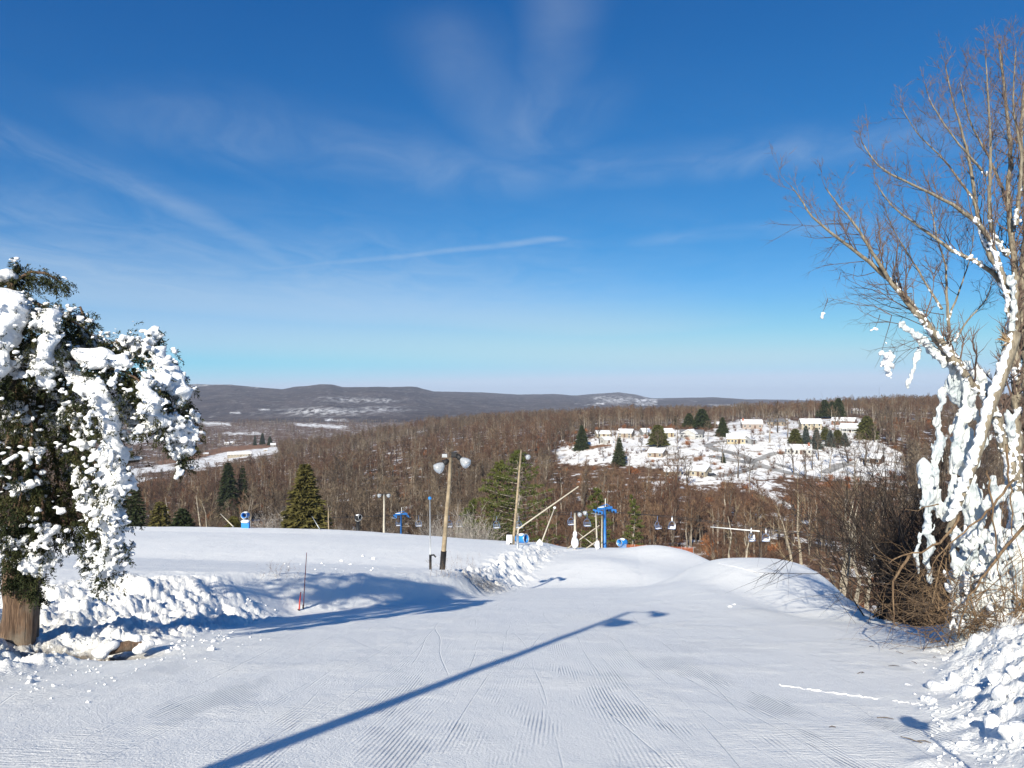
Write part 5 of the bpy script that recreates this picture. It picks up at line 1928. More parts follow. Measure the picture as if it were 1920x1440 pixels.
def build_cedar():
    rg = np.random.default_rng(5)
    Y0 = 15.9
    g = hit(32, 1203)
    Y0 = g.y
    root = empty('cedar_tree', (g.x, g.y, g.z), 0, 'bushy evergreen cedar bent under thick clumps of snow at the left edge', 'tree')

    def Q(px, py, dy=0.0):
        return P(px, py, Y0 + dy) - Vector(root.location)
    # trunks
    t = MB()
    t.tube(poly_pts([Q(20, 1225), Q(28, 1180), Q(34, 1100), Q(40, 1000), Q(44, 880), Q(36, 740), Q(24, 600), Q(18, 510)], .25),
           [.27, .25, .24, .235, .28, .27, .26, .25, .24, .23, .22, .21, .20, .19, .18, .17, .16, .15, .14, .13, .12, .11, .10, .09, .08, .07, .06, .05, .05, .05, .05, .04, .04, .04, .04, .04, .04, .04, .04, .04][:len(poly_pts([Q(20, 1225), Q(28, 1180), Q(34, 1100), Q(40, 1000), Q(44, 880), Q(36, 740), Q(24, 600), Q(18, 510)], .25))], 14)
    pp = poly_pts([Q(46, 1215, -.05), Q(50, 1160, -.05), Q(56, 1060), Q(62, 960, .1), Q(72, 820, .1), Q(80, 690, 0)], .25)
    t.tube(pp, list(np.linspace(.20, .06, len(pp))), 12)
    pp = poly_pts([Q(60, 1195, .35), Q(62, 1100, .35), Q(58, 980, .4), Q(50, 820, .4)], .3)
    t.tube(pp, list(np.linspace(.13, .07, len(pp))), 8)
    V_ = np.array(t.v)
    V_[:, :2] += .06 * np.stack([pnoise(V_[:, 0] * 7, V_[:, 1] * 7, V_[:, 2] * .9 + .3), pnoise(V_[:, 0] * 7 + 9, V_[:, 1] * 7, V_[:, 2] * .9 + .7)], 1)
    t.v = [tuple(q) for q in V_]
    t.build('trunk', M_CEDAR_BARK, root, True)
    # boughs: (points px,py,dy) , foliage thickness, snow radius, snow share
    B = [
        ([(30, 690, 0), (90, 672, -.2), (150, 676, -.4), (205, 690, -.5), (250, 705, -.5), (285, 745, -.5), (300, 800, -.4)], .30, .34, 1.0),
        ([(60, 660, .2), (130, 655, .3), (200, 645, .3), (250, 640, .3), (290, 660, .3), (318, 700, .3), (340, 745, .2), (352, 800, .1), (340, 862, .1)], .26, .30, 1.0),
        ([(180, 655, .5), (240, 650, .6), (280, 640, .5), (292, 622, .4)], .16, .16, .8),
        ([(100, 690, -.3), (160, 730, -.6), (200, 770, -.7), (215, 830, -.7), (215, 900, -.7), (214, 970, -.6), (210, 1030, -.6), (198, 1078, -.5)], .30, .30, 1.0),
        ([(90, 720, .2), (130, 800, .1), (150, 880, 0), (165, 960, 0), (172, 1045, 0)], .30, .18, .75),
        ([(20, 640, 0), (60, 615, -.3), (90, 600, -.5), (100, 640, -.7), (85, 690, -.8)], .30, .34, 1.0),
        ([(20, 560, 0), (60, 565, -.2), (110, 590, -.2), (150, 610, 0), (180, 640, .2)], .26, .20, .7),
        ([(15, 540, 0), (50, 512, .1), (85, 512, .2), (118, 532, .2)], .18, .08, .35),
        ([(10, 600, 0), (-40, 620, -.2), (-90, 680, -.3), (-110, 780, -.3)], .30, .30, 1.0),
        ([(15, 530, 0), (-30, 550, 0), (-70, 610, 0)], .26, .28, 1.0),
        ([(20, 560, -.2), (15, 600, -.6), (0, 660, -.9), (-15, 720, -1.0)], .30, .34, 1.0),
        ([(40, 700, -.2), (20, 730, -.7), (-10, 790, -.9), (-20, 870, -.9)], .30, .32, .9),
        ([(40, 720, 0), (60, 800, -.4), (50, 880, -.6), (35, 950, -.6), (20, 1010, -.6)], .32, .15, .6),
        ([(30, 760, 0), (10, 850, -.4), (0, 930, -.5), (-10, 1010, -.4)], .34, .15, .55),
        ([(60, 760, .3), (100, 850, .3), (110, 930, .3), (100, 1000, .2)], .30, .12, .5),
        ([(250, 690, .2), (268, 760, .2), (262, 800, .2)], .20, .15, .7),
        ([(300, 700, 0), (322, 770, -.1), (328, 830, -.1)], .20, .18, .8),
        ([(140, 760, -.2), (175, 850, -.3), (185, 930, -.3), (180, 1010, -.2)], .28, .18, .7),
        ([(70, 900, .1), (120, 960, 0), (140, 1010, 0)], .26, .12, .5),
        ([(50, 960, -.2), (40, 1030, -.3), (45, 1075, -.3)], .22, .10, .4),
        ([(60, 1010, .2), (66, 1080, .2), (72, 1120, .2)], .13, .08, .4),
        ([(130, 640, .2), (160, 600, .3), (150, 575, .3)], .18, .12, .6),
        ([(30, 980, -.4), (18, 1040, -.5), (12, 1090, -.5)], .20, .10, .5),
        ([(50, 1000, -.3), (52, 1060, -.4), (60, 1110, -.4)], .16, .10, .5),
        ([(70, 900, -.4), (84, 980, -.4), (78, 1050, -.3)], .24, .10, .55),
        ([(20, 520, .2), (40, 500, .2), (30, 492, .2)], .14, .05, .2),
        ([(40, 640, .6), (100, 700, .9), (140, 800, 1.0), (150, 900, .9)], .34, .2, .5),
        ([(0, 640, .8), (-30, 760, 1.0), (-30, 900, 1.0)], .36, .2, .5),
        ([(60, 640, .8), (140, 660, 1.0), (220, 700, .8), (250, 760, .7)], .28, .25, .7),
    ]
    sc, sr = [], []
    dc, dr = [], []
    bc, bd, bl, bn = [], [], [], []
    tw = MB()
    for bi, (pl, th, sn, share) in enumerate(B):
        pts = poly_pts([Q(*p) for p in pl], .06)
        sub = pts[::4] + [pts[-1]]
        tw.tube(sub, [.045 - .037 * i / len(sub) for i in range(len(sub))], 5)
        N = len(pts)
        A = np.array([p[:] for p in pts])
        dirs = np.gradient(A, axis=0)
        dirs /= np.linalg.norm(dirs, axis=1)[:, None] + 1e-9
        f = np.linspace(0, 1, N)
        taper = .62 + .38 * np.sin(np.pi * np.minimum(1, .15 + .85 * f))
        gap = pnoise(A[:, 0] * .9 + bi * 7.3, A[:, 2] * .9, np.full(N, bi * .61 + .2)) + .5 * pnoise(A[:, 0] * 2.5 + bi * 3.3, A[:, 2] * 2.5, np.full(N, bi * .41 + .6))
        for i in range(N):
            k = 8
            off = rg.normal(0, 1, (k, 3)) * th * taper[i] * np.array([.60, .75, .55])
            off[:, 2] -= th * .40
            c = A[i] + off
            bc.append(c)
            bd.append(np.tile(dirs[i] * .35 + np.array([0, 0, -.45]), (k, 1)) + off / th * .55)
            bl.append(np.full(k, 1.0))
            if share > .9 and gap[i] > -.30:
                # smooth pillow on the crown of the bough
                r = sn * taper[i] * (.56 + .50 * min(.8, max(-.3, gap[i])))
                steep = abs(dirs[i][2])
                c0 = A[i] + np.array([0, -.5 * steep - .12, 1 - .6 * steep]) * th * .46 + rg.normal(0, .035, 3)
                sc.append(c0)
                sr.append([max(.06, r * 1.15), max(.06, r), max(.045, r * .58)])
            bn.append(np.full(k, share) + .55 * np.clip(off[:, 2] / th + .55, -1, 1) - .25 * np.clip(off[:, 1] / th, -1, 1))
    C, Dr = np.concatenate(bc), np.concatenate(bd)
    Dr /= np.linalg.norm(Dr, axis=1)[:, None] + 1e-9
    # every branchlet: a short hanging string of scale-leaf sprigs
    steps, per = 5, 4
    pos, ax = [], []
    cur = C.copy()
    dcur = Dr.copy()
    for s_ in range(steps):
        for _ in range(per):
            pos.append(cur + rg.normal(0, .014, cur.shape))
            ax.append(dcur + rg.normal(0, .55, cur.shape))
        dcur = dcur + rg.normal(0, .22, cur.shape) + np.array([0, 0, -.10])
        dcur /= np.linalg.norm(dcur, axis=1)[:, None]
        cur = cur + dcur * .036
    pos, ax = np.concatenate(pos), np.concatenate(ax)
    ax /= np.linalg.norm(ax, axis=1)[:, None]
    sd = np.cross(ax, rg.normal(size=ax.shape))
    sd /= np.linalg.norm(sd, axis=1)[:, None] + 1e-9
    Ln = rg.uniform(.035, .085, len(pos))[:, None]
    wd = .0095
    V = np.stack([pos, pos + ax * Ln * .5 - sd * wd, pos + ax * Ln, pos + ax * Ln * .5 + sd * wd], 1).reshape(-1, 3)
    Fc = np.arange(len(V)).reshape(-1, 4)
    link('foliage', np_mesh('foliage', V, Fc, False), M_CEDARLEAF, root)
    tw.build('bough', M_CEDAR_BARK, root, True)
    clot('snow_load', sc, sr, .035, root, M_CLOT, .12, soft=5, nscale=3.0)
    # ragged snow caught in the sprays: wherever a slow noise and an exposed spot coincide
    bias = np.concatenate(bn)
    for s_ in range(3):
        q = C + Dr * .05 * s_ + rg.normal(0, .03, C.shape)
        nz = fbm(q[:, 0] * 1.5, q[:, 1] * 1.5, q[:, 2] * 1.9 + .37, 3, .6)
        m_ = nz + .62 * (bias - 1.0) > .21
        q, nz = q[m_], nz[m_]
        rr = .026 + .055 * np.clip(nz, 0, 1) * rg.random(len(q)) + .02 * rg.random(len(q))
        dc.append(q + np.array([0, -.03, .03]))
        dr.append(np.stack([rr * rg.uniform(.9, 1.7, len(q)), rr, rr * rg.uniform(.6, 1.1, len(q))], 1))
    clot('snow_dabs', np.concatenate(dc), np.concatenate(dr), .024, root, M_CLOT, .035, soft=2, nscale=8, kind='stuff', sub=1)
    # snapped branch stub with pale wood, and the snowy stick poking out on the right
    MB().tube([Q(80, 680, -.75), Q(96, 673, -.8), Q(106, 669, -.8)], [.03, .04, .01], 6).build('broken_branch', simple('fresh_split_wood', (.40, .24, .11), .8, .25, 8), root)
    st = [Q(195, 882, -.6), Q(222, 868, -.5), Q(262, 864, -.4)]
    so = MB().tube(st, [.05, .04, .02], 7).build('bare_branch', M_CEDAR_BARK, root, True)
    clot('snow_load', [(q + Vector((0, -.02, .05)))[:] for q in poly_pts(st, .05)], [[.07, .06, .05]] * len(poly_pts(st, .05)), .03, so, M_CLOT, .02)


build_cedar()


# ------------------------------------------------------------------ iced bare tree on the right
def bark_mat(name, a, b_, c_, sc=(6, 6, 1.5)):
    m, w, b = new_mat(name)
    co = w.n('ShaderNodeTexCoord').outputs['Object']
    f = w.noise(w.mapping(co, scale=sc), 3.0, 6, .65)
    w.set(b.inputs['Base Color'], w.ramp(f, [(.3, a), (.5, b_), (.72, c_)]))
    b.inputs['Roughness'].default_value = .88
    w.set(b.inputs['Normal'], w.bump(f, 1.0, .02))
    return m


M_TBARK = bark_mat('maple_bark', (.070, .058, .042), (.20, .168, .122), (.36, .315, .24))
M_TTWIG = bark_mat('red_tipped_twigs', (.062, .042, .036), (.105, .070, .056), (.17, .118, .09))
M_BRAMBLE = bark_mat('bramble_stems', (.055, .032, .018), (.14, .088, .048), (.27, .19, .11))
M_DARKTWIG = bark_mat('dark_thicket_twigs', (.009, .006, .005), (.020, .014, .011), (.046, .032, .025))


def ice_mat():
    m, w, b = new_mat('snow_ice')
    pos = w.n('ShaderNodeNewGeometry').outputs['Position']
    n = w.noise(pos, 1.6, 5, .6)
    w.set(b.inputs['Base Color'], w.ramp(n, [(.3, (.34, .39, .42)), (.47, (.52, .56, .58)), (.66, (.68, .68, .65))]))  # grey-blue ice colour, its darker noise tones also painting in shading
    b.inputs['Roughness'].default_value = .42
    b.inputs['Specular IOR Level'].default_value = .4
    h = w.math('ADD', w.math('MULTIPLY', w.noise(w.mapping(pos, scale=(3, 3, .8)), 3, 5, .6), .10), w.math('MULTIPLY', w.noise(pos, 25, 3, .6), .014))
    w.set(b.inputs['Normal'], w.bump(h, .9, 1.0))
    return m


M_ICE = ice_mat()


class Twigs:
    """fast builder for thousands of thin three-sided twigs"""
    def __init__(self, rg):
        self.v, self.f, self.rg = [], [], rg

    def seg(self, pts, rad):
        b = len(self.v)
        n = len(pts)
        for i, p in enumerate(pts):
            t = pts[min(i + 1, n - 1)] - pts[max(i - 1, 0)]
            t = t / (np.linalg.norm(t) + 1e-9)
            ref = np.array([0, 1., 0]) if abs(t[1]) < .8 else np.array([1., 0, 0])
            a = np.cross(t, ref)
            a /= np.linalg.norm(a) + 1e-9
            c = np.cross(t, a)
            for k in range(3):
                an = 2.0944 * k
                self.v.append(p + (a * math.cos(an) + c * math.sin(an)) * rad[i])
        for i in range(n - 1):
            for k in range(3):
                k2 = (k + 1) % 3
                self.f.append((b + i * 3 + k, b + i * 3 + k2, b + (i + 1) * 3 + k2, b + (i + 1) * 3 + k))

    def walk(self, p, d, L, r, n=4, wob=.18, up=.0, r1=.25):
        pts = [np.array(p, float)]
        d = np.array(d, float)
        for _ in range(n):
            d = d + self.rg.normal(0, wob, 3) + np.array([0, 0, up])
            d /= np.linalg.norm(d) + 1e-9
            pts.append(pts[-1] + d * L / n)
        self.seg(pts, [r * (1 - (1 - r1) * i / n) for i in range(n + 1)])
        return pts

    def grow(self, p, d, L, r, level, kids, wob=.18, up=.06, spread=.55, shrink=.55):
        pts = self.walk(p, d, L, r, 4 if level else 3, wob, up)
        if level <= 0:
            return
        for k in range(kids):
            t = self.rg.uniform(.25, 1.0) * (len(pts) - 1)
            i = min(int(t), len(pts) - 2)
            q = pts[i] + (pts[i + 1] - pts[i]) * (t - i)
            dd = (pts[i + 1] - pts[i])
            dd = dd / (np.linalg.norm(dd) + 1e-9) + self.rg.normal(0, spread, 3) * np.array([1, .8, 1])
            dd /= np.linalg.norm(dd) + 1e-9
            self.grow(q, dd, L * shrink * self.rg.uniform(.6, 1.2), max(.003, r * .5), level - 1, kids, wob, up, spread, shrink)

    def build(self, name, mat, parent):
        return link(name, np_mesh(name, np.array(self.v), np.array(self.f), False), mat, parent)


TREE_Y = 15.0


def build_right_tree():
    rg = np.random.default_rng(21)
    g = Vector((P(1885, 1180, TREE_Y).x, TREE_Y, gz(P(1885, 1180, TREE_Y).x, TREE_Y)))
    root = empty('iced_tree', g, 0, 'tall leafless tree at the right edge, lower trunks caked in white ice', 'tree')

    def Q(px, py, dy=0.0):
        return P(px, py, TREE_Y + dy) - g
    limbs = [   # (points, r0, r1, snow from-to share)
        ([(1892, 1190), (1896, 1050), (1904, 900), (1908, 760), (1903, 640), (1902, 498), (1890, 373), (1895, 290), (1885, 180), (1873, 82)], .17, .018, .45),
        ([(1930, 1190, .3), (1935, 900, .3), (1925, 700, .2), (1915, 560, .2), (1925, 400, .2), (1915, 250, .2), (1925, 120, .2)], .18, .02, .3),
        ([(1900, 640, -.1), (1886, 540, -.2), (1850, 440, -.3), (1807, 398, -.4), (1750, 365, -.5), (1698, 340, -.6), (1648, 311, -.6), (1615, 265, -.6)], .085, .010, .35),
        ([(1895, 570, .1), (1861, 511, .2), (1786, 469, .3), (1727, 427, .4), (1673, 386, .5), (1640, 340, .5)], .07, .009, .4),
        ([(1900, 900, -.3), (1872, 800, -.4), (1851, 752, -.5), (1800, 690, -.6), (1765, 640, -.7), (1715, 585, -.8), (1673, 532, -.8), (1607, 427, -.9), (1573, 386, -.9), (1548, 352, -.9)], .125, .010, .62),
        ([(1790, 680, -.7), (1740, 610, -.6), (1700, 560, -.6), (1640, 500, -.7), (1582, 455, -.8), (1523, 407, -.9), (1502, 373, -.9), (1482, 348, -.9)], .095, .009, .5),
        ([(1880, 520, 0), (1840, 436, .2), (1815, 290, .3), (1786, 186, .3), (1773, 123, .3)], .065, .009, .25),
        ([(1888, 480, 0), (1857, 415, -.3), (1857, 270, -.4), (1848, 102, -.4)], .06, .009, .2),
        ([(1900, 430, .2), (1870, 330, .5), (1820, 230, .6), (1800, 150, .6)], .05, .008, .1),
        ([(1905, 420, -.2), (1915, 300, -.5), (1900, 200, -.6), (1905, 90, -.6)], .05, .008, .1),
        ([(1830, 380, .3), (1770, 300, .4), (1720, 250, .5), (1690, 200, .5)], .032, .007, .05),
        ([(1850, 330, 0), (1790, 260, -.2), (1750, 200, -.3), (1735, 160, -.3)], .032, .007, .05),
        ([(1782, 660, 1.2), (1775, 560, 1.2), (1773, 498, 1.2), (1758, 450, 1.2), (1748, 400, 1.3), (1735, 360, 1.3)], .05, .008, .0),
        ([(1765, 580, 1.2), (1748, 552, 1.3), (1711, 490, 1.3), (1673, 427, 1.3), (1660, 390, 1.3)], .035, .007, .0),
        ([(1778, 600, 1.2), (1800, 540, 1.3), (1820, 480, 1.3), (1826, 430, 1.3)], .03, .006, .0),
        ([(1790, 640, 1.0), (1815, 600, 1.0), (1850, 560, 1.0), (1862, 520, 1.0)], .03, .006, .0),
    ]
    trunk = MB()
    tw = Twigs(rg)
    sc, sr = [], []
    for (pl, r0, r1, sn) in limbs:
        pts = poly_pts([Q(*(p if len(p) == 3 else (*p, 0))) for p in pl], .14)
        N = len(pts)
        rad = [r0 + (r1 - r0) * (i / (N - 1)) ** .75 for i in range(N)]
        pts = [p + Vector(rg.normal(0, min(.02, r * .2), 3)) for p, r in zip(pts, rad)]
        trunk.tube(pts, rad, 8 if r0 > .06 else 6)
        for i, p in enumerate(pts):
            f = i / N
            if f < sn + .12 and i + 1 < N:
                rr = rad[i]
                cover = 1 - sst(sn * .55, sn + .12, f)
                m_ = int(16 * max(.4, rr / .06))
                tt = rg.random(m_)
                base_ = np.array(p[:])[None] + (np.array(pts[i + 1][:]) - np.array(p[:]))[None] * tt[:, None]
                an = rg.normal(2.55, .75, m_)        # towards the weather side: left, up and to the viewer
                q = base_ + np.stack([np.cos(an) * rr, -.55 * rr * np.abs(rg.normal(0, 1, m_)), np.sin(an) * rr], 1) * .95
                nz = fbm(q[:, 0] * 2.4, q[:, 1] * 2.4, q[:, 2] * 2.4 + .3, 3, .6)
                ok = nz + .75 * (cover - .62) > rg.uniform(-.12, .12, m_)
                for q_ in q[ok]:
                    s_ = rg.uniform(.012, .030) + .10 * rr
                    sc.append(q_)
                    sr.append([s_, s_, s_ * rg.uniform(1.0, 1.8)])
            # side shoots
            if r0 > .028 and f > .30 and pts[i].z + g.z > -1.6:
                rate = .62 + .95 * f
                if rg.random() < rate:
                    d = (pts[min(i + 1, N - 1)] - pts[max(i - 1, 0)]).normalized()
                    dd = np.array(d[:]) * .8 + rg.normal(0, .55, 3) * np.array([1, .8, .8]) + np.array([0, 0, .45])
                    dd /= np.linalg.norm(dd)
                    tw.grow(np.array(p[:]), dd, rg.uniform(.5, 1.35) * (1.12 - .68 * f), max(.006, rad[i] * .34), 2, 5, .16, .10, .55, .55)
            elif r0 <= .05 and rg.random() < .5:
                d = (pts[min(i + 1, N - 1)] - pts[max(i - 1, 0)]).normalized()
                dd = np.array(d[:]) + rg.normal(0, .6, 3)
                tw.grow(np.array(p[:]), dd / np.linalg.norm(dd), rg.uniform(.3, .9), .008, 1, 4, .16, .06)
    # drooping fine shoots under the long left limbs
    for (px, py) in [(1600, 560), (1570, 500), (1640, 590), (1680, 620), (1700, 640), (1560, 450), (1620, 600), (1660, 560), (1540, 430), (1720, 600), (1740, 640), (1600, 480), (1590, 520), (1650, 620)]:
        tw.grow(np.array(Q(px + 50, py - 10, rg.uniform(-1, .3))[:]), np.array([-.85, .1, rg.uniform(-.35, .25)]), rg.uniform(.7, 1.4), .011, 2, 4, .16, .0, .45)
    trunk.build('trunk', M_TBARK, root, True)
    tw.build('twigs', M_TTWIG, root)
    clot('rime_snow', sc, sr, .018, root, M_CLOT, .02, nscale=9, soft=1, sub=1, kind='stuff')
    # fallen, split limb with snow along its upper side
    fl = poly_pts([Q(1902, 625, -.9), Q(1890, 665, -.95), Q(1872, 720, -1.0), Q(1852, 775, -1.1), Q(1832, 850, -1.2), Q(1812, 905, -1.2), Q(1790, 962, -1.25), Q(1778, 1000, -1.25)], .12)
    MB().tube(fl, list(np.linspace(.13, .06, len(fl))), 9).build('fallen_limb', M_TBARK, root, True)
    fc = []
    for p, p2 in zip(fl[1:-3], fl[2:-2]):
        for _ in range(14):
            fc.append((p.lerp(p2, rg.random()) + Vector((-.075 + rg.normal(0, .03), -.05 + rg.normal(0, .03), .03 + rg.normal(0, .03))))[:])
    clot('rime_snow', fc, [[s_, s_, s_ * 1.3] for s_ in rg.uniform(.025, .06, len(fc))], .02, root, M_CLOT, .025, nscale=8, soft=2, sub=1)
    sp = MB()
    for k in range(12):
        a = Q(1893, 640, -1.0) + Vector(rg.normal(0, .035, 3))
        sp.tube([a, a + Vector((-.12 - .18 * rg.random(), -.1 * rg.random(), .10 * rg.normal() + .06))], [.02, .004], 4)
    sp.build('splintered_wood', simple('fresh_split_wood', (.33, .23, .13), .8, .25, 8), root)
    # curtains and columns of ice hung on the lower limbs
    ic, ir = [], []

    def column(pl, r0, r1, dens=.07, jit=.04):
        pp = poly_pts([Q(*q) for q in pl], .045)
        nz = pnoise(np.arange(len(pp)) * .16, np.full(len(pp), len(ic) * .37), np.full(len(pp), .3))
        for i, p in enumerate(pp):
            r = .8 * (r0 + (r1 - r0) * i / len(pp)) * (1 + .75 * nz[i])
            r = max(r, .02)
            if rg.random() < .8:
                ic.append((p + Vector(rg.normal(0, .02, 3)))[:])
                ir.append([r * .74, r * .5, r * 1.3])
            for _ in range(5):
                s_ = max(.016, r * rg.uniform(.08, .24))
                ic.append((p + Vector((rg.normal(0, r * .5), rg.normal(-.15 * r, r * .35), rg.normal(0, r * .5))))[:])
                ir.append([s_, s_, s_ * rg.uniform(2.0, 5.5)])
    column([(1768, 735, -.6), (1758, 790, -.65), (1762, 830, -.65), (1750, 880, -.7), (1752, 930, -.7), (1768, 960, -.7)], .10, .13)
    column([(1812, 690, -.5), (1806, 780, -.6), (1794, 830, -.7), (1788, 900, -.8), (1776, 955, -.8)], .14, .10)
    column([(1735, 885, -.8), (1738, 910, -.8), (1742, 930, -.8)], .20, .17)
    column([(1740, 930, -.8), (1738, 975, -.85), (1744, 1010, -.85), (1738, 1050, -.85), (1744, 1088, -.85)], .13, .05)
    column([(1724, 1000, -.85), (1720, 1040, -.85), (1722, 1068, -.85)], .07, .035)
    column([(1740, 650, -.5), (1765, 670, -.5), (1790, 700, -.4), (1820, 740, -.4)], .13, .15)
    column([(1780, 720, -.3), (1800, 750, -.3), (1830, 780, -.3), (1840, 830, -.3)], .18, .12)
    column([(1800, 800, -.3), (1810, 870, -.3), (1822, 940, -.3), (1828, 1000, -.3)], .20, .20)
    column([(1722, 655, -.6), (1712, 690, -.6), (1702, 722, -.6)], .04, .065)
    column([(1860, 900, -.4), (1870, 960, -.4), (1862, 1010, -.4)], .13, .13)
    column([(1895, 620, -.3), (1900, 560, -.3), (1893, 520, -.3)], .10, .07)
    column([(1890, 780, 0), (1897, 850, 0), (1893, 920, 0)], .12, .16)
    column([(1905, 940, -.5), (1912, 1000, -.5), (1908, 1080, -.5), (1915, 1150, -.5)], .16, .16)
    column([(1865, 930, -.9), (1850, 945, -.9), (1880, 925, -.9)], .13, .13)
    column([(1830, 690, -.2), (1850, 740, -.2), (1868, 790, -.2)], .12, .10)
    column([(1690, 608, -.7), (1730, 640, -.7), (1770, 680, -.6)], .06, .10)
    clot('hanging_ice', ic, ir, .022, root, M_ICE, .045, nscale=5, soft=3)
    # clot hanging from a twig out on the left
    for (px, py, sx, sz, nlump, a) in [(1663, 672, .16, .30, 26, (1672, 590)), (1543, 592, .025, .09, 9, (1552, 560)), (1640, 618, .08, .02, 8, (1650, 590))]:
        c = Q(px, py, -.7)
        cc = [(c + Vector((rg.normal(0, sx * .5), rg.normal(0, sx * .4), rg.normal(0, sz * .5))))[:] for _ in range(nlump)]
        o = clot('hanging_snow', cc, [[rg.uniform(.02, .05) * (1.3 if sz > .2 else .7)] * 3 for _ in range(nlump)], .016, root, M_CLOT, .03, nscale=6)
        tw2 = Twigs(rg)
        tw2.walk(np.array(Q(a[0], a[1], -.7)[:]), np.array((c - Q(a[0], a[1], -.7)).normalized()[:]), (c - Q(a[0], a[1], -.7)).length + sz * .8, .009, 5, .06)
        tw2.build('stalk', M_TTWIG, o)
    # big mound of ice about the foot
    cc, rr = [], []
    for k in range(120):
        t = rg.random()
        px = 1790 + 75 * rg.random() + (1 - t) * 30 * rg.normal() * .5
        py = 1000 + 190 * t
        c = Q(px - (1 - t) * -15, py, -.9 + .5 * rg.random())
        cc.append(c[:])
        q = rg.uniform(.12, .26) * (.6 + .5 * t)
        rr.append([q, q, q * 1.2])
    for k in range(40):
        c = Q(1870 + 60 * rg.random(), 1010 + 210 * rg.random(), -.3 + .6 * rg.random())
        q = rg.uniform(.08, .2)
        cc.append(c[:])
        rr.append([q, q, q])
    for k in range(420):
        c = Q(1785 + 110 * rg.random(), 1000 + 195 * rg.random(), -1.15 + .3 * rg.random())
        q = rg.uniform(.03, .09)
        cc.append(c[:])
        rr.append([q, q, q * rg.uniform(1, 2)])
    clot('ice_mound', cc, rr, .032, root, M_ICE, .07, nscale=4, soft=2)


build_right_tree()


def build_brambles():
    """wiry brown tangle about the foot of the iced tree"""
    rg = np.random.default_rng(31)
    Y = 13.6
    base = Vector((P(1770, 1190, Y).x, Y, gz(P(1770, 1190, Y).x, Y)))
    root = empty('bramble_thicket', base, 0, 'tangle of wiry brown bramble stems before the iced tree', 'brambles')

    def Q(px, py, dy=0.0):
        return np.array((P(px, py, Y + dy) - base)[:])
    tw = Twigs(rg)
    for k in range(150):
        px = rg.uniform(1735, 1925)
        s = Q(px, rg.uniform(1130, 1215), rg.uniform(-.4, 1.0))
        d = np.array([rg.normal(-.25, .5), rg.normal(0, .35), rg.uniform(.15, 1.0)])
        tw.grow(s, d / np.linalg.norm(d), rg.uniform(.7, 2.1), rg.uniform(.007, .016), 1, 4, .22, -.06, .7, .5)
    for k in range(45):   # arching ones reaching over the piste on the left
        s = Q(rg.uniform(1740, 1800), rg.uniform(1060, 1190), rg.uniform(-.4, .6))
        d = np.array([rg.uniform(-1, -.2), rg.normal(0, .3), rg.normal(-.05, .5)])
        tw.grow(s, d / np.linalg.norm(d), rg.uniform(.4, 1.0), rg.uniform(.006, .011), 1, 4, .22, -.03, .7, .5)
    for k in range(60):
        s = Q(rg.uniform(1800, 1920), rg.uniform(1150, 1260), rg.uniform(-1.2, .2))
        d = np.array([rg.normal(-.1, .5), rg.normal(-.3, .3), rg.uniform(-.1, .8)])
        tw.grow(s, d / np.linalg.norm(d), rg.uniform(.5, 1.2), rg.uniform(.005, .009), 1, 3, .22, -.08, .7, .5)
    tw.build('stems', M_BRAMBLE, root)
    big = MB()
    for pl, r in (([(1920, 985), (1880, 1035), (1840, 1085), (1810, 1140), (1795, 1190)], .032), ([(1800, 965), (1780, 1000), (1730, 1035), (1690, 1042), (1665, 1058)], .03),
                  ([(1705, 1040), (1690, 1065), (1675, 1090), (1673, 1105), (1676, 1165), (1678, 1172)], .028), ([(1850, 880), (1862, 960), (1868, 1040), (1880, 1120)], .022),
                  ([(1885, 830), (1893, 930), (1900, 1010)], .025), ([(1760, 945), (1720, 955), (1694, 956)], .014), ([(1900, 900), (1840, 970), (1770, 1030), (1740, 1080)], .026)):
        pts = poly_pts([Vector(Q(a, b, -.5 - .2 * rg.random())) for a, b in pl], .12)
        big.tube([p + Vector(rg.normal(0, .012, 3)) for p in pts], list(np.linspace(r, r * .35, len(pts))), 6)
    big.build('stout_stems', M_BRAMBLE, root, True)
    dc, dr = [], []
    for _ in range(34):
        q = Q(rg.uniform(1760, 1910), rg.uniform(1000, 1180), rg.uniform(-.3, .5))
        for _k in range(4):
            dc.append(q + rg.normal(0, .06, 3) * np.array([1, .8, 1.6]))
            s_ = rg.uniform(.02, .06)
            dr.append([s_, s_, s_ * 1.8])
    clot('snow_dabs', dc, dr, .026, root, M_CLOT, .05, soft=2, nscale=6, kind='stuff')


build_brambles()


def thicket(name, label, centre_px, Y, n, wid, hgt, seed, mat, lean=-.3, r=.012, levels=2, kids=5, L=(1.2, 3.2)):
    rg = np.random.default_rng(seed)
    cx = P(centre_px, 1000, Y).x
    base = Vector((cx, Y, gz(cx, Y)))
    root = empty(name, base, 0, label, 'shrub')
    tw = Twigs(rg)
    for k in range(n):
        x, y = wid * .42 * max(-.7, rg.normal(0, 1)), rg.normal(0, wid * .3)
        z = gz(cx + x, Y + y) - base.z - .1
        d = np.array([lean + rg.normal(0, .38), rg.normal(0, .3), 1.0])
        tw.grow(np.array([x, y, z]), d / np.linalg.norm(d), hgt * rg.uniform(.55, 1.0) * .62, r * rg.uniform(.7, 1.8), levels, kids, .15, .05, .55, .6)
    tw.build('stems', mat, root)
    return root


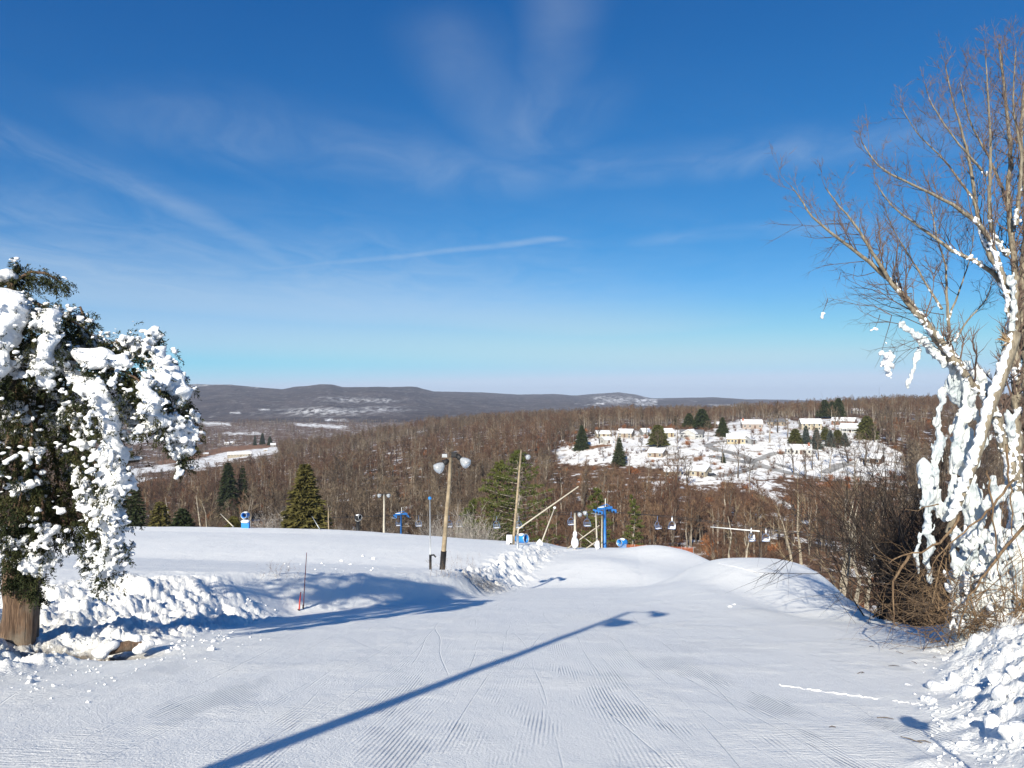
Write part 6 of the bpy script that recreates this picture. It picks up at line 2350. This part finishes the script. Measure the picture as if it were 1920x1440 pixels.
thicket('dark_thicket', 'dense dark bare thicket rising behind the iced tree', 1726, 22.0, 78, 3.0, 7.8, 41, M_DARKTWIG, -.06, .021, 2, 6)
thicket('dark_thicket', 'dark bare thicket lower in the gully left of the iced tree', 1750, 26.0, 50, 3.2, 7.4, 43, M_DARKTWIG, -.04, .021, 2, 6)
thicket('dark_thicket', 'twiggy dark bush showing between the iced trunks against the sky', 1865, 24.0, 32, 3.0, 9.4, 47, M_DARKTWIG, -.05, .024, 2, 6)
thicket('rusty_bush', 'rust-brown twiggy bush below the right snow mound', 1580, 62.0, 40, 4.0, 4.2, 51, M_TTWIG, 0, .03, 2, 4)


# ------------------------------------------------------------------ snow debris
def chunk_mesh(seed):
    """broken block of packed snow: convex, chipped edges"""
    rg = np.random.default_rng(seed)
    bm = bmesh.new()
    for _ in range(15):
        q = rg.normal(size=3)
        q /= np.linalg.norm(q)
        bm.verts.new(q * rg.uniform(.8, 1.15))
    h = bmesh.ops.convex_hull(bm, input=bm.verts)
    bmesh.ops.delete(bm, geom=[v for v in h['geom_interior'] if isinstance(v, bmesh.types.BMVert)], context='VERTS')
    bmesh.ops.subdivide_edges(bm, edges=bm.edges[:], cuts=2, use_grid_fill=True)
    bmesh.ops.smooth_vert(bm, verts=bm.verts[:], factor=.5, use_axis_x=True, use_axis_y=True, use_axis_z=True)
    for v in bm.verts:
        c = v.co
        k = pnoise(np.array([c.x * 2.2 + seed]), np.array([c.y * 2.2]), np.array([c.z * 2.2 + .2]))[0]
        v.co = c * (1.1 + .14 * k)
    me = bpy.data.meshes.new('snow_chunk')
    bm.to_mesh(me)
    bm.free()
    me.polygons.foreach_set('use_smooth', np.full(len(me.polygons), True))
    me.materials.append(M_CLOT)
    return me


CHUNKS = [chunk_mesh(700 + k) for k in range(10)]


def place_chunk(px, py, size, label, group, k):
    p = hit(px, py)
    p.z = float(slope_z(np.array([p.x]), np.array([p.y]))[0])
    o = bpy.data.objects.new('snow_chunk', CHUNKS[k % 10])
    COL.objects.link(o)
    s = size / F * p.y / 2
    o.scale = (s * random.uniform(.9, 1.25), s * random.uniform(.8, 1.1), s * random.uniform(.65, .95))
    o.rotation_euler = (random.uniform(-.4, .4), random.uniform(-.4, .4), random.uniform(0, 6.28))
    o.location = p + Vector((0, 0, -s * .12))
    tag(o, label, 'snow chunk', group)


random.seed(99)
for k, (px, py, sz, lab) in enumerate([(1820, 1305, 58, 'largest block of snow on the right edge of the piste'), (1762, 1292, 46, 'rounded snow block left of the largest block'),
                                      (1790, 1278, 38, 'snow block between two larger ones at the right edge'), (1872, 1365, 52, 'wide snow block lower right, half buried'),
                                      (1738, 1316, 24, 'small snow ball at the edge of the rubble'), (1704, 1286, 14, 'little lone snow lump left of the rubble'),
                                      (1880, 1320, 44, 'snow block right of the largest block'), (1896, 1395, 40, 'snow block near the lower right corner')]):
    place_chunk(px, py, sz, lab, 'blocks in the right-hand snow rubble', k)
lab_r, lab_l, lab_b = 'lump of snow in the rubble along the right edge', 'lump of snow in the churned bank under the cedar', 'lump of snow along the foot of the bank'
for k in range(48):
    t = random.random()
    py = 1195 + 240 * t
    px = 1925 - 170 * random.random() ** 1.15 + random.gauss(0, 10)
    place_chunk(px, py, random.choice((9, 11, 12, 14, 18, 24, 32)) * (.7 + .6 * t), lab_r, 'small lumps in the right-hand snow rubble', k)
for k in range(38):
    px = random.uniform(0, 420)
    py = 1258 - px * .16 + random.gauss(-18, 26)
    place_chunk(px, py, random.choice((8, 9, 11, 13, 17, 22)), lab_l, 'lumps in the bank under the cedar', k)
for k in range(22):
    px = random.uniform(300, 470)
    place_chunk(px, 1215 - (px - 300) * .17 + random.gauss(0, 4), random.choice((6, 8, 10, 13)), lab_b, 'lumps along the foot of the bank', k)
for k, (px, py) in enumerate([(168, 1297), (164, 1318), (700, 1048), (682, 1043), (640, 1052), (655, 1060), (605, 1058), (1370, 1138), (1376, 1134)]):
    place_chunk(px, py, 9, 'small clod of snow lying loose on the groomed snow', 'loose clods on the groomed snow', k)

# crumbs: too small and too many to count
rg = np.random.default_rng(77)
cc, rr = [], []
pxy = [(1915 - 185 * rg.random() ** .7 + rg.normal(0, 14), rg.uniform(1190, 1440)) for _ in range(220)] + [(a, 1262 - a * .17 + rg.normal(-10, 24)) for a in rg.uniform(0, 520, 260)] \
    + [(a, 1300 - a * .2 + rg.normal(0, 16)) for a in rg.uniform(0, 420, 60)] + [(rg.uniform(520, 760), rg.uniform(1035, 1075)) for _ in range(60)]
pxy = np.array(pxy)
u, w_ = (pxy[:, 0] - CX) / F, (HY - pxy[:, 1]) / F
ys = np.linspace(4.5, 50, 200)
gg = slope_z(u[:, None] * ys[None], np.broadcast_to(ys[None], (len(u), 200)), False)
y = ys[np.argmax(gg >= w_[:, None] * ys[None], axis=1)] - rg.uniform(0, .25, len(u))
rr = rg.choice([.005, .007, .010, .016], len(u)) * (1 + .4 * rg.random(len(u))) * np.maximum(1, y / 14)
cc = np.stack([u * y, y, slope_z(u * y, y) + rr * .3], 1)
v, f = sphere_pack(cc, np.array(rr)[:, None] * np.array([1.2, 1.0, .8])[None], sub=1)
v = v + (pnoise(v[:, 0] * 30, v[:, 1] * 30, v[:, 2] * 30 + .3) * .01)[:, None]
tag(link('snow_crumbs', np_mesh('snow_crumbs', v, f, True), M_CLOT), 'crumbs of broken snow along both edges of the piste', 'snow', kind='stuff')

# rotten log at the melted hole
lg = hit(232, 1222)
r_ = empty('fallen_log', lg, .5, 'short rotten brown log with snow on it beside the melted hole', 'log')
MB().tube([(-.42, .0, .02), (-.2, .02, .07), (.02, 0, .09), (.2, .03, .08), (.42, -.02, .03)], [.07, .11, .10, .12, .06], 9).build('wood', M_CEDAR_BARK, r_, True)
clot('snow_load', [(-.42, -.05, .08), (-.3, -.06, .13), (-.18, -.04, .16), (-.36, -.14, .05), (.36, -.1, .05), (.45, -.04, .08), (.26, -.16, .02), (.2, .05, .19)], [[.14, .12, .09]] * 8, .03, r_, M_CLOT, .03)

# dry weed stalks on the bank
tw = Twigs(rg)
for k in range(90):
    if k < 55:
        p = hit(rg.uniform(800, 905), rg.uniform(1045, 1088))
    else:
        p = hit(rg.uniform(480, 560), rg.uniform(1060, 1095))
    tw.grow(np.array(p[:]), np.array([rg.normal(0, .3), rg.normal(0, .3), 1.0]), rg.uniform(.3, .9) * (1 if k < 55 else .4), .008 if k < 55 else .004, 1, 3, .15, .05)
o = tw.build('dry_weeds', M_BRAMBLE, None)
tag(o, 'dry weed stalks poking through the bank near the lamp pole', 'weeds', kind='stuff')


# ------------------------------------------------------------------ air
m = bpy.data.materials.new('haze')
m.use_nodes = True
m.node_tree.nodes.clear()
pv = m.node_tree.nodes.new('ShaderNodeVolumePrincipled')
pv.inputs['Color'].default_value = (.66, .76, .95, 1)
pv.inputs['Density'].default_value = 0.00007
pv.inputs['Anisotropy'].default_value = 0.0
mo = m.node_tree.nodes.new('ShaderNodeOutputMaterial')
m.node_tree.links.new(pv.outputs[0], mo.inputs['Volume'])
hz = MB().box((-12000, -300, -110), (12000, 10200, 125)).build('haze', m)
tag(hz, 'thin blue winter haze over the valley', 'haze', kind='stuff')
